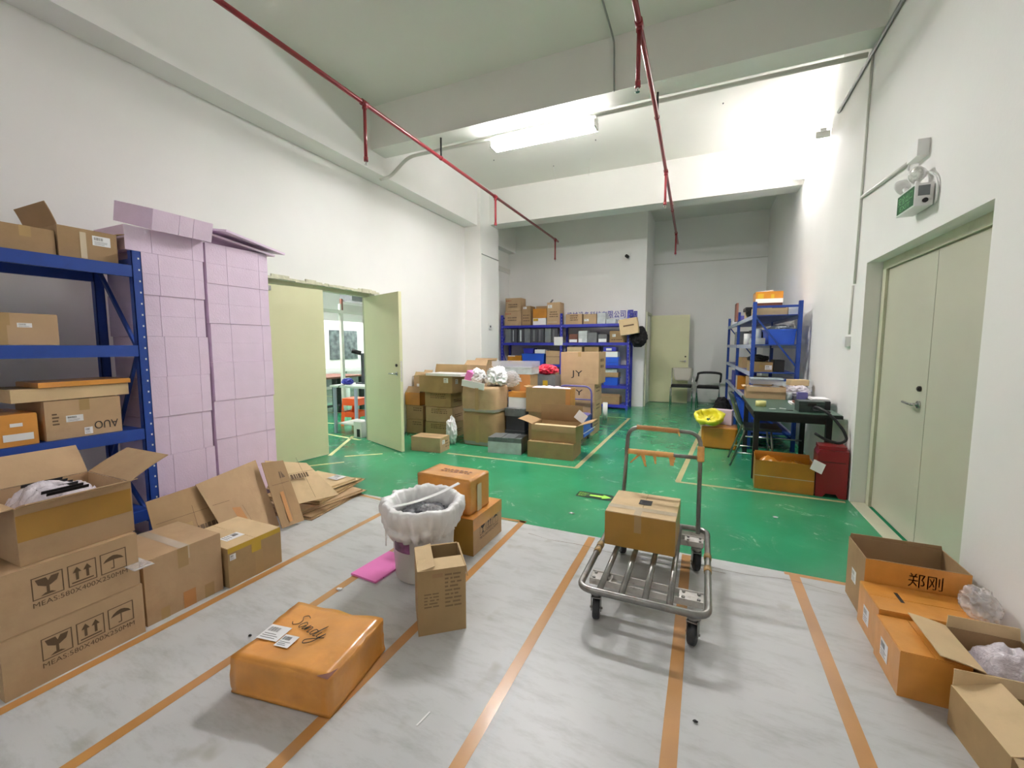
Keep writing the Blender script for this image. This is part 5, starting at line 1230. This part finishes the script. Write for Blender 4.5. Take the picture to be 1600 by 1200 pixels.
# orange carton with yellow bag
carton('amber tape-wrapped carton under the yellow bag on the green floor', 0.0, 6.33, 0, 0.445, 0.36, 0.30, -3, 'amber', crumple=0.006)
loose('yellow_bag', 'bright yellow plastic bag lying open on the amber carton', 'bag', bm_(), 'yellow_bag', (0.06, 6.5, 0.303))
yb = bpy.data.objects['yellow_bag']; bm = bm_()
def wob2(k, t): return (0.04 * noise.noise(V(math.cos(t) * 2.2, math.sin(t) * 2.2, k * 0.6)), 0.03 * noise.noise(V(math.cos(t) * 3, math.sin(t) * 3, k + 9)))
lathe(bm, [(0.03, 0.03), (0.10, 0.035), (0.13, 0.08), (0.15, 0.125), (0.175, 0.12), (0.185, 0.07), (0.16, 0.028)], 40, 0, 0, wob2)
bmesh.ops.scale(bm, vec=(1.0, 0.75, 1), verts=bm.verts); bm.to_mesh(yb.data); bm.free()
yb.rotation_euler = (R(38), 0, 0); yb.location = (0.09, 6.42, 0.36)
lx = foam('lilac and white foam box standing beside the yellow bag', 0.12, 6.56, 0.303, 0.26, 0.15, 0.2, -12, rows=1, group=None)
for c_ in lx.children: c_.data.materials[0] = M['lilac']

# ================================================================ RIGHT BLUE SHELF
RSX, RSY = 0.565, 6.50
rs_ = shelving('blue shelf with silver beams along the right wall behind the green table', RSX - 0.115, 10.45, -88.3, 3.95, 0.56, 1.97, (0.22, 0.66, 1.04, 1.41, 1.80), 2, 'blue', 0.055, beam_mat='silver', flip=True)
def onr(label, s, t, z, w_, d, h, mat, marks=(), open=None, nm='cardboard_box', yaw=0, cat='box', tape=None):
    """s: metres along the shelf from its near end, t: depth from the front"""
    o = carton(label, 0, 0, 0, w_, d, h, 0, mat, marks=marks, open=open, name=nm, group='things on the right blue shelf', tape=tape)
    ang = 1.7
    base = V(RSX, RSY + 0.0, 0); al = V(-math.sin(R(ang)), math.cos(R(ang)), 0); dp = V(math.cos(R(ang)), math.sin(R(ang)), 0)
    p = base + al * s + dp * t; o.location = (p.x, p.y, z); o.rotation_euler = (0, 0, R(ang + yaw)); return o
Z5, Z4, Z3, Z2, Z1 = 1.802, 1.412, 1.042, 0.662, 0.222
onr('long brown carton on the top level, near end of the right blue shelf', 0.09, 0.05, Z5, 0.36, 0.5, 0.115, 'card_pale', [('plate', 'front', 0.18, 0.085, 0.34, 0.095, 'ink_faint', 'printed_text')])
onr('white foam block on the top level beside the long brown carton', 0.09, 0.42, Z5, 0.12, 0.4, 0.12, 'label', nm='foam_block')
onr('flat brown box on the right shelf top, under the yellow and white carton', 0.65, 0.10, Z5, 0.34, 0.3, 0.20, 'brown')
onr('yellow and white patterned carton standing highest on the right blue shelf', 0.62, 0.10, Z5 + 0.202, 0.34, 0.3, 0.16, 'amber', [('plate', 'front', 0, 0, 0.34, 0.06, 'label', 'white_band'), ('plate', 'front', 0.02, 0.06, 0.1, 0.13, 'tape_yellow', 'printed_pattern'), ('plate', 'front', 0.19, 0.06, 0.23, 0.12, 'tape_yellow', 'printed_pattern')])
loose('paper', 'grey and white papers leaning on the highest carton of the right shelf', 'paper', bevel(BX((0, 0, 0, 0.2, 0.15, 0.012)), 0.003), 'paper', (RSX + 0.12, RSY + 0.75, Z5 + 0.366), (0, -6, 10))
onr('tan carton on the top level of the right shelf, behind the first post', 1.15, 0.05, Z5, 0.25, 0.3, 0.13, 'card_pale')
onr('dark flat case on the tan carton of the right shelf top', 1.1, 0.03, Z5 + 0.135, 0.30, 0.35, 0.05, 'black', nm='flat_case')
loose('black_cloth_bag', 'black crumpled cloth bag on the top level of the right shelf', 'bag', crump(0.16, 0.5, 0.14, 3, 0.35), 'black_cloth', (RSX + 0.06, RSY + 0.83, Z5 + 0.001))
onr('purple-grey carton on the top level of the far bay, right shelf', 2.3, 0.06, Z5, 0.25, 0.4, 0.13, 'purple')
onr('small white packet at the far end of the right shelf top', 3.3, 0.03, Z5, 0.2, 0.3, 0.10, 'label')
loose('board_upright', 'brown board standing upright at the middle of the right shelf top', 'board', BX((0, 0, 0, 0.03, 0.28, 0.30)), 'brown', (RSX - 0.10, RSY + 1.62, Z5 + 0.001), (0, 0, 2))
def onr_tub(label, s, t, z, wx, dy, h, m_='blue_plastic'):
    ang = 1.7; al = V(-math.sin(R(ang)), math.cos(R(ang)), 0); dp = V(math.cos(R(ang)), math.sin(R(ang)), 0)
    p = V(RSX, RSY, 0) + al * s + dp * t
    return tub(label, p.x, p.x + wx, p.y, z, dy, h, m_, None, 'things on the right blue shelf', ang)
onr_tub('large blue tub on the second level, near end of the right shelf', 0.09, 0.20, Z4, 0.32, 0.45, 0.20)
loose('wrapped_bundle', 'pale crumpled bundle lying on the large blue tub of the right shelf', 'bundle', crump(0.26, 0.4, 0.09, 8, 0.3), 'smoke', (RSX + 0.36, RSY + 0.33, Z4 + 0.17))
onr('clear plastic box on the second level of the right shelf, left of the blue tub', 0.12, 0.015, Z4, 0.16, 0.3, 0.085, 'smoke', nm='plastic_box')
loose('jar', 'pale glass jar on the clear box, second level of the right shelf', 'jar', cyl(bm_(), (0, 0, 0), 0.045, 0.13, 'z', 16), 'smoke', (RSX + 0.10, RSY + 0.30, Z4 + 0.087))
loose('jar', 'white bottle on the second level of the right shelf, next bay back', 'jar', cyl(bm_(), (0, 0, 0), 0.05, 0.16, 'z', 16), 'white_plastic', (RSX + 0.02, RSY + 0.85, Z4 + 0.001))
onr('dark carton deep on the second level of the right shelf', 0.95, 0.12, Z4, 0.36, 0.45, 0.22, 'black', nm='storage_box')
onr('grey carton on the second level of the far bay, right shelf', 2.4, 0.05, Z4, 0.28, 0.5, 0.24, 'grey_tray', nm='storage_box')
onr('brown carton with yellow print and white label on the third level, upper, right shelf', 0.12, 0.02, Z3 - 0.0, 0.0 + 0.26, 0.4, 0.13, 'card_olive', [('text', 'front', 0.10, 0.04, 0.15, 0.09, 'YY', 'tape_yellow'), ('label', 'front', 0.17, 0.03, 0.25, 0.09)])
loose('black_part', 'black machine part lying on the third level of the right shelf', 'machine part', crump(0.24, 0.2, 0.09, 4, 0.5), 'black', (RSX + 0.12, RSY + 0.35, Z3 + 0.133))
onr('black cube case on the third level deep on the right shelf', 0.16, 0.30, Z3, 0.12, 0.3, 0.16, 'black', nm='flat_case')
onr('brown carton on the fourth level with white label, under the yellow print one', 0.10, 0.01, Z2, 0.27, 0.4, 0.30, 'card_dark', [('label', 'front', 0.17, 0.10, 0.24, 0.17)])
onr('white box with crumpled paper look on the fourth level of the right shelf', 0.10, 0.30, Z2 + 0.12, 0.235, 0.4, 0.165, 'label', [('plate', 'front', 0, 0, 0.235, 0.05, 'amber', 'orange_band')])
onr('low amber carton under the white box on the fourth level of the right shelf', 0.10, 0.30, Z2, 0.235, 0.4, 0.118, 'amber')
onr('brown carton on the third level of the far bay, right shelf', 1.2, 0.02, Z3, 0.36, 0.5, 0.16, 'card_dark')
onr('orange and white carton on the fourth level of the far bay, right shelf', 1.6, 0.01, Z2, 0.3, 0.3, 0.22, 'amber', [('plate', 'left', 0.1, 0.0, 0.2, 0.22, 'label', 'white_band')])
onr('dark blue case on the fourth level of the far bay, right shelf', 2.3, 0.02, Z2, 0.36, 0.5, 0.26, 'blue2', nm='storage_box')
onr_tub('blue tub on the lowest level at the middle of the right shelf', 1.2, 0.02, Z1, 0.36, 0.5, 0.30)
onr_tub('second blue tub on the lowest level, far bay of the right shelf', 2.2, 0.02, Z1, 0.36, 0.5, 0.28, 'blue2')
tag(obj('black_sack', crump(0.3, 0.45, 0.45, 8, 0.2), 'black_cloth'), 'black sack on the floor in front of the right blue shelf', 'sack').location = (0.33, 8.6, 0.0)

# ================================================================ GREEN TABLE
tb = thing('work_table', 'dark table with green mat top against the right wall', 'table', (0.83, 5.5, 0))
TX0, TX1, TY0, TY1 = 0.47, 1.20, 4.83, 6.32
obj('table_top', bevel(BX((TX0 - 0.83, TY0 - 5.5, 0.712, TX1 - 0.83, TY1 - 5.5, 0.742)), 0.004), 'black', tb)
obj('mat', BX((TX0 - 0.825, TY0 - 5.495, 0.7425, TX1 - 0.835, TY1 - 5.505, 0.747)), 'table_top', tb)
for x_, y_ in ((TX0 + 0.03, TY0 + 0.21), (TX1 - 0.08, TY0 + 0.21), (TX0 + 0.03, TY1 - 0.09), (TX1 - 0.08, TY1 - 0.09)):
    obj('leg', BX((x_ - 0.83, y_ - 5.5, 0, x_ - 0.83 + 0.05, y_ - 5.5 + 0.05, 0.711)), 'black', tb)
obj('apron', BX((TX0 - 0.83 + 0.082, TY0 - 5.5 + 0.22, 0.62, TX1 - 0.83 - 0.082, TY0 - 5.5 + 0.235, 0.711), (TX0 - 0.83 + 0.04, TY0 - 5.5 + 0.262, 0.62, TX0 - 0.83 + 0.055, TY1 - 5.5 - 0.092, 0.711)), 'black', tb)
obj('foot_rail', tube(bm_(), [(TX0 - 0.83 + 0.055, TY1 - 5.5 - 0.1, 0.22), (TX1 - 0.83 - 0.06, TY1 - 5.5 - 0.1, 0.22)], 0.012, 8), 'chrome', tb)
ZT = 0.748
ch = thing('chair', 'dark green plastic chair with steel legs drawn up to the green table', 'chair', (0.56, 5.70, 0), 90)
# local -y faces +X after rotation of 90 deg; back at +y (towards -X)
bm = bm_(); G = []
for j in range(9):
    v = j / 8; row = []
    for i in range(9):
        u = i / 8 * 2 - 1; row.append(bm.verts.new((u * 0.22 * (1 - 0.15 * v), 0.12 + 0.11 * v + 0.03 * (1 - u * u), 0.50 + 0.34 * v)))
    G.append(row)
for j in range(8):
    for i in range(8): bm.faces.new((G[j][i], G[j][i + 1], G[j + 1][i + 1], G[j + 1][i])).smooth = True
bo = obj('backrest', bm, 'chair_green', ch); m_ = bo.modifiers.new('s', 'SOLIDIFY'); m_.thickness = 0.02
obj('seat', bevel(BX((-0.21, -0.26, 0.43, 0.21, 0.12, 0.46)), 0.012, 3), 'chair_green', ch)
for s in (-1, 1):
    obj('leg', tube(bm_(), fillet([(s * 0.20, 0.24, 0.0), (s * 0.2, 0.10, 0.42), (s * 0.2, 0.14, 0.52), (s * 0.19, 0.21, 0.74)], 0.06), 0.011, 8), 'steel', ch)
    obj('leg', tube(bm_(), [(s * 0.20, -0.20, 0.0), (s * 0.19, -0.16, 0.428)], 0.011, 8), 'steel', ch)
    obj('side_stretcher', tube(bm_(), [(s * 0.2, 0.19, 0.16), (s * 0.2, -0.18, 0.16)], 0.008, 8), 'chrome', ch)
for z_ in (0.22, 0.13): obj('cross_stretcher', tube(bm_(), [(-0.2, -0.17, z_), (0.2, -0.17, z_)], 0.008, 8), 'chrome', ch)
# on the table
carton('open brown carton full of papers on the back of the green table', 0.49, 5.98, ZT, 0.42, 0.27, 0.145, 0, 'card', open={'front': (172, 0.06), 'left': (100, 0.04)})
loose('papers', 'loose white papers filling the open carton on the green table', 'paper', heap(0, 0, 0.40, 0.25, 0, 0.03, 0.03, 15, 14, 6), 'paper', (0.50, 5.99, ZT + 0.105))
cbx = thing('clear_box', 'clear lidded plastic box resting on the open carton on the table', 'plastic box', (0.54, 6.0, ZT + 0.176), 0)
obj('tub', bevel(BX((0, 0, 0, 0.34, 0.22, 0.06)), 0.008), 'film', cbx); obj('lid', bevel(BX((-0.008, -0.008, 0.0605, 0.348, 0.228, 0.072)), 0.003), 'smoke', cbx)
loose('tape_roll', 'pale yellow tape roll on the green table', 'tape roll', bm_(), 'pale_yellow', (0.575, 5.25, ZT))
tr_ = bpy.data.objects['tape_roll']; bm = bm_(); lathe(bm, [(0.028, 0.0), (0.05, 0.0), (0.05, 0.055), (0.028, 0.055), (0.028, 0.0)], 28); bm.to_mesh(tr_.data); bm.free()
cs = thing('tool_case', 'dark green-grey plastic tool case on the front of the green table', 'case', (0.87, 4.95, ZT), 3)
obj('case_body', bevel(BX((0, 0, 0, 0.21, 0.17, 0.075)), 0.008), 'chair_green', cs); obj('case_lid', bevel(BX((-0.002, -0.002, 0.0765, 0.212, 0.172, 0.105)), 0.008), 'chair_green', cs); obj('case_latch', BX((0.07, -0.008, 0.06, 0.14, -0.0025, 0.09)), 'black', cs)
bk = thing('black_device', 'black flat device at the wall side of the green table', 'device', (1.04, 5.20, ZT), 0)
obj('device_body', bevel(BX((-0.02, 0, 0, 0.14, 0.26, 0.085)), 0.006), 'black', bk)
for i, (x_, y_, w_, d, m_, lb) in enumerate(((0.90, 5.50, 0.28, 0.25, 'paper', 'bottom sheaf of white papers against the wall on the green table'), (0.92, 5.46, 0.20, 0.16, 'brown', 'brown folder on the papers on the green table'), (1.03, 5.22, 0.15, 0.22, 'paper', 'white papers on the black flat device'))):
    loose('paper_stack', lb, 'papers', bevel(BX((0, 0, 0, w_, d, 0.02)), 0.003), m_, (x_, y_, (ZT, ZT + 0.021, ZT + 0.086)[i]), (0, 0, (0, 0, 0)[i]))
loose('crumpled_paper', 'crumpled white and grey plastic pile at the back of the green table by the wall', 'plastic', crump(0.28, 0.2, 0.16, 5, 0.6), 'bubble', (1.03, 6.10, ZT + 0.0))
carton('small purple box in front of the crumpled plastic on the green table', 1.02, 5.92, ZT, 0.10, 0.08, 0.10, 0, 'purple', name='small_box')
carton('brown paper wrapped parcel in front of the right shelf post', 0.98, 6.14, ZT + 0.16, 0.20, 0.14, 0.07, 12, 'card_pale', name='wrapped_parcel')
loose('cup', 'grey metal cup on the green table beside the open carton', 'cup', cyl(bm_(), (0, 0, 0), 0.04, 0.09, 'z', 20), 'smoke', (0.945, 6.02, ZT))
for i, (x_, y_, a, m_, lb) in enumerate(((0.66, 5.06, 20, 'paper', 'torn white slip on the green table'), (0.76, 5.12, -30, 'paper', 'white cable tie bag on the green table'), (0.80, 5.0, 10, 'brass_dark', 'small dark tool on the green table'))):
    loose('small_item', lb, 'small item', bevel(BX((-0.03, -0.008, 0, 0.03, 0.008, 0.005)), 0.001), m_, (x_, y_, ZT), (0, 0, a))
# black hose looping off the table
hs = fillet([(0.99, 4.98, ZT + 0.05), (1.02, 4.86, ZT + 0.06), (1.10, 4.78, ZT - 0.0), (1.19, 4.74, 0.62), (1.215, 4.73, 0.54), (1.16, 4.71, 0.505), (1.05, 4.70, 0.53), (0.96, 4.69, 0.59)], 0.08, 6)
tag(obj('hose', tube(bm_(), hs, 0.0125, 10), 'black'), 'thick black hose looping off the front corner of the green table', 'hose')
tag(obj('cable', tube(bm_(), fillet([(1.0, 5.0, ZT + 0.09), (0.98, 4.92, ZT + 0.02), (1.06, 4.86, ZT + 0.04), (1.12, 4.9, ZT + 0.015), (1.10, 5.06, ZT + 0.012)], 0.03), 0.006, 8), 'black'), 'black cable tangled beside the tool case on the table', 'cable')
# floor: big amber carton and maroon bin
carton('large amber tape-wrapped open carton on the floor before the green table', 0.495, 4.715, 0, 0.485, 0.30, 0.285, -3, 'amber', open={'back': (5, 0.03), 'left': (10, 0.015)}, flapmat='amber', marks=[('plate', 'front', 0.0, 0.13, 0.485, 0.137, 'tape_clear')])
loose('plastic_wrap', 'amber plastic wrap crumpled in the large carton before the table', 'plastic film', heap(0, 0, 0.46, 0.27, 0, 0.05, 0.05, 12, 18, 4), 'amber', (0.51, 4.728, 0.20), (0, 0, -3))
rb = thing('maroon_bin', 'maroon plastic bin standing by the wall beside the amber carton', 'bin', (0.99, 4.69, 0), -4)
bm = bm_(); fr = (V(0, 0, 0), V(1, 0, 0), V(0, 0, 1), V(0, -1, 0))
prof = [(0, 0), (0.055, 0), (0.08, 0.035), (0.155, 0.035), (0.18, 0), (0.235, 0), (0.235, 0.44), (0.02, 0.44), (0, 0.40)]
vs1 = [bm.verts.new((x, 0, z)) for x, z in prof]; vs2 = [bm.verts.new((x, 0.22, z)) for x, z in prof]
bm.faces.new(vs1); bm.faces.new(vs2[::-1])
for i in range(len(prof)): k = (i + 1) % len(prof); bm.faces.new((vs1[k], vs1[i], vs2[i], vs2[k]))
obj('bin_body', bevel(bm, 0.01, 3), 'red_bin', rb); obj('bin_lid', bevel(BX((0.01, 0.02, 0.441, 0.22, 0.2, 0.475)), 0.012, 3), 'red_bin', rb)
obj('bin_groove', BX((0.02, -0.004, 0.33, 0.215, -0.0005, 0.334)), 'black', rb)
loose('paper', 'white paper tucked between the amber carton and the maroon bin', 'paper', BX((0, 0, 0, 0.10, 0.003, 0.10)), 'paper', (0.925, 4.62, 0.27), (-25, 25, 0))

# ================================================================ ROOM BEYOND THE LEFT DOOR
wt = thing('white_table', 'small white table seen through the left doorway', 'table', (-5.05, 5.20, 0))
obj('table_top', bevel(BX((-0.35, -0.25, 0.74, 0.4, 0.30, 0.77)), 0.004), 'white_plastic', wt)
for x_, y_ in ((-0.30, -0.2), (0.35, -0.2), (-0.30, 0.25), (0.35, 0.25)): obj('leg', BX((x_ - 0.02, y_ - 0.02, 0, x_ + 0.02, y_ + 0.02, 0.739)), 'silver', wt)
obj('shelf', BX((-0.279, -0.18, 0.14, 0.329, 0.23, 0.16)), 'white_plastic', wt)
so = thing('orange_stool', 'bright orange plastic stool seen through the left doorway', 'stool', (-5.58, 5.66, 0), 6)
obj('seat', bevel(BX((-0.15, -0.15, 0.455, 0.15, 0.15, 0.48)), 0.01, 3), 'orange_plastic', so)
for a in range(4):
    bm = bm_(); fr = (V(-0.15, 0, 0), V(1, 0, 0), V(0, 0, 1), V(0, -1, 0))
    for P_ in ([(-0.025, 0), (0.04, 0), (0.06, 0.2), (0.0, 0.455)], [(0.26, 0), (0.325, 0), (0.30, 0.455), (0.24, 0.2)], [(0.06, 0.16), (0.24, 0.16), (0.24, 0.25), (0.06, 0.25)], [(0.0, 0.36), (0.30, 0.36), (0.30, 0.455), (0.0, 0.455)]):
        vs1 = [bm.verts.new((x - 0.15, -0.15 - 0.025 * (1 - z / 0.455), z)) for x, z in P_]; vs2 = [bm.verts.new(v.co + V(0, 0.006, 0)) for v in vs1]
        bm.faces.new(vs1); bm.faces.new(vs2[::-1])
        for i in range(4): k = (i + 1) % 4; bm.faces.new((vs1[k], vs1[i], vs2[i], vs2[k]))
    bmesh.ops.rotate(bm, cent=(0, 0, 0), matrix=Matrix.Rotation(R(90 * a), 3, 'Z'), verts=bm.verts)
    obj('side_panel', bm, 'orange_plastic', so)
wd_ = thing('white_unit', 'small white unit with black vent standing by the door frame', 'appliance', (-4.78, 4.865, 0))
obj('unit_body', bevel(BX((-0.06, 0, 0, 0.09, 0.1, 0.24)), 0.01), 'white_plastic', wd_); obj('vent', BX((0.0, -0.003, 0.01, 0.06, -0.0005, 0.13)), 'black', wd_)
loose('power_tool', 'blue tool lying on the small white table beyond the door', 'tool', crump(0.22, 0.14, 0.10, 3, 0.3), 'blue2', (-5.22, 5.15, 0.772))
tag(obj('cable', tube(bm_(), fillet([(-5.18, 5.05, 0.778), (-5.2, 4.935, 0.778), (-5.22, 4.92, 0.45), (-5.1, 4.915, 0.36), (-4.95, 4.915, 0.40)], 0.08), 0.005, 6), 'black'), 'black cable hanging from the small white table beyond the door', 'cable')
dt = thing('dark_table', 'dark-edged long table seen through the left doorway', 'table', (-7.2, 6.6, 0))
obj('table_top', BX((-0.55, -0.65, 0.72, 0.35, 0.65, 0.755)), 'brown', dt)
for x_, y_ in ((0.3, -0.6), (0.3, 0.6), (-0.5, -0.6), (-0.5, 0.6), (0.3, 0.0)): obj('leg', BX((x_ - 0.04, y_ - 0.04, 0, x_ + 0.04, y_ + 0.04, 0.719)), 'black', dt)
obj('foot_rail', BX((0.27, -0.559, 0.14, 0.33, -0.041, 0.18), (0.27, 0.041, 0.14, 0.33, 0.559, 0.18)), 'dark_grey', dt)
visitor_chair('dark-seated chair at the long table beyond the doorway', -7.0, 5.55, -60, 'chair_beige', 'black_cloth', False)
mc = thing('white_machine', 'large white machine with dark glass front seen through the doorway', 'machine', (-8.4, 7.9, 0))
mc.rotation_euler = (0, 0, R(0))
obj('machine_body', bevel(BX((-0.6, -0.9, 0.86, 0.35, 0.95, 1.98)), 0.01), 'white_plastic', mc)
obj('machine_base', bevel(BX((-0.58, -0.9, 0.76, 0.4, 0.95, 0.855)), 0.008), 'white_plastic', mc)
for x_, y_ in ((0.33, -0.85), (0.33, 0.05), (0.33, 0.88), (-0.5, -0.85), (-0.5, 0.88)): obj('leg', BX((x_ - 0.04, y_ - 0.04, 0, x_ + 0.04, y_ + 0.04, 0.759)), 'white_plastic', mc)
obj('machine_window', BX((0.351, -0.48, 1.06, 0.36, 0.40, 1.76)), 'screen', mc)
obj('drawer', BX((-0.5, -0.80, 0.42, 0.28, 0.0, 0.62), (-0.5, 0.1, 0.42, 0.28, 0.83, 0.62)), 'grey_tray', mc)
ff = thing('workstation_frame', 'aluminium frame with overhead rail beyond the left doorway', 'frame', (-6.5, 6.3, 0))
obj('post', BX((-0.03, -0.03, 0, 0.03, 0.03, 2.02)), 'conduit', ff)
obj('overhead_rail', BX((-0.04, -1.6, 2.021, 0.04, 1.4, 2.08)), 'conduit', ff); obj('lamp_box', BX((-0.06, 0.05, 2.26, 0.25, 1.3, 2.52)), 'grey_tray', ff)
obj('air_tube', tube(bm_(), [(0.0, 0.02, 2.08), (0.0, 0.02, 2.30)], 0.03, 10), 'brown', ff)
obj('cross_rail', BX((-0.05, -1.6, 2.081, 0.30, -1.52, 2.12), (-0.02, -0.04, 2.081, 0.02, 1.3, 2.2)), 'conduit', ff)
loose('microscope_head', 'black eyepiece of an instrument on the table beyond the doorway', 'instrument', tube(bm_(), [(0, 0, 0), (0.10, 0.1, -0.04)], 0.035, 12), 'black', (-5.22, 5.26, 1.31))
tag(obj('instrument_stand', BX((-5.10, 5.33, 0.771, -5.06, 5.37, 1.27), (-5.2, 5.30, 0.771, -4.96, 5.42, 0.79)), 'dark_grey'), 'thin dark instrument stand on the small white table', 'stand')
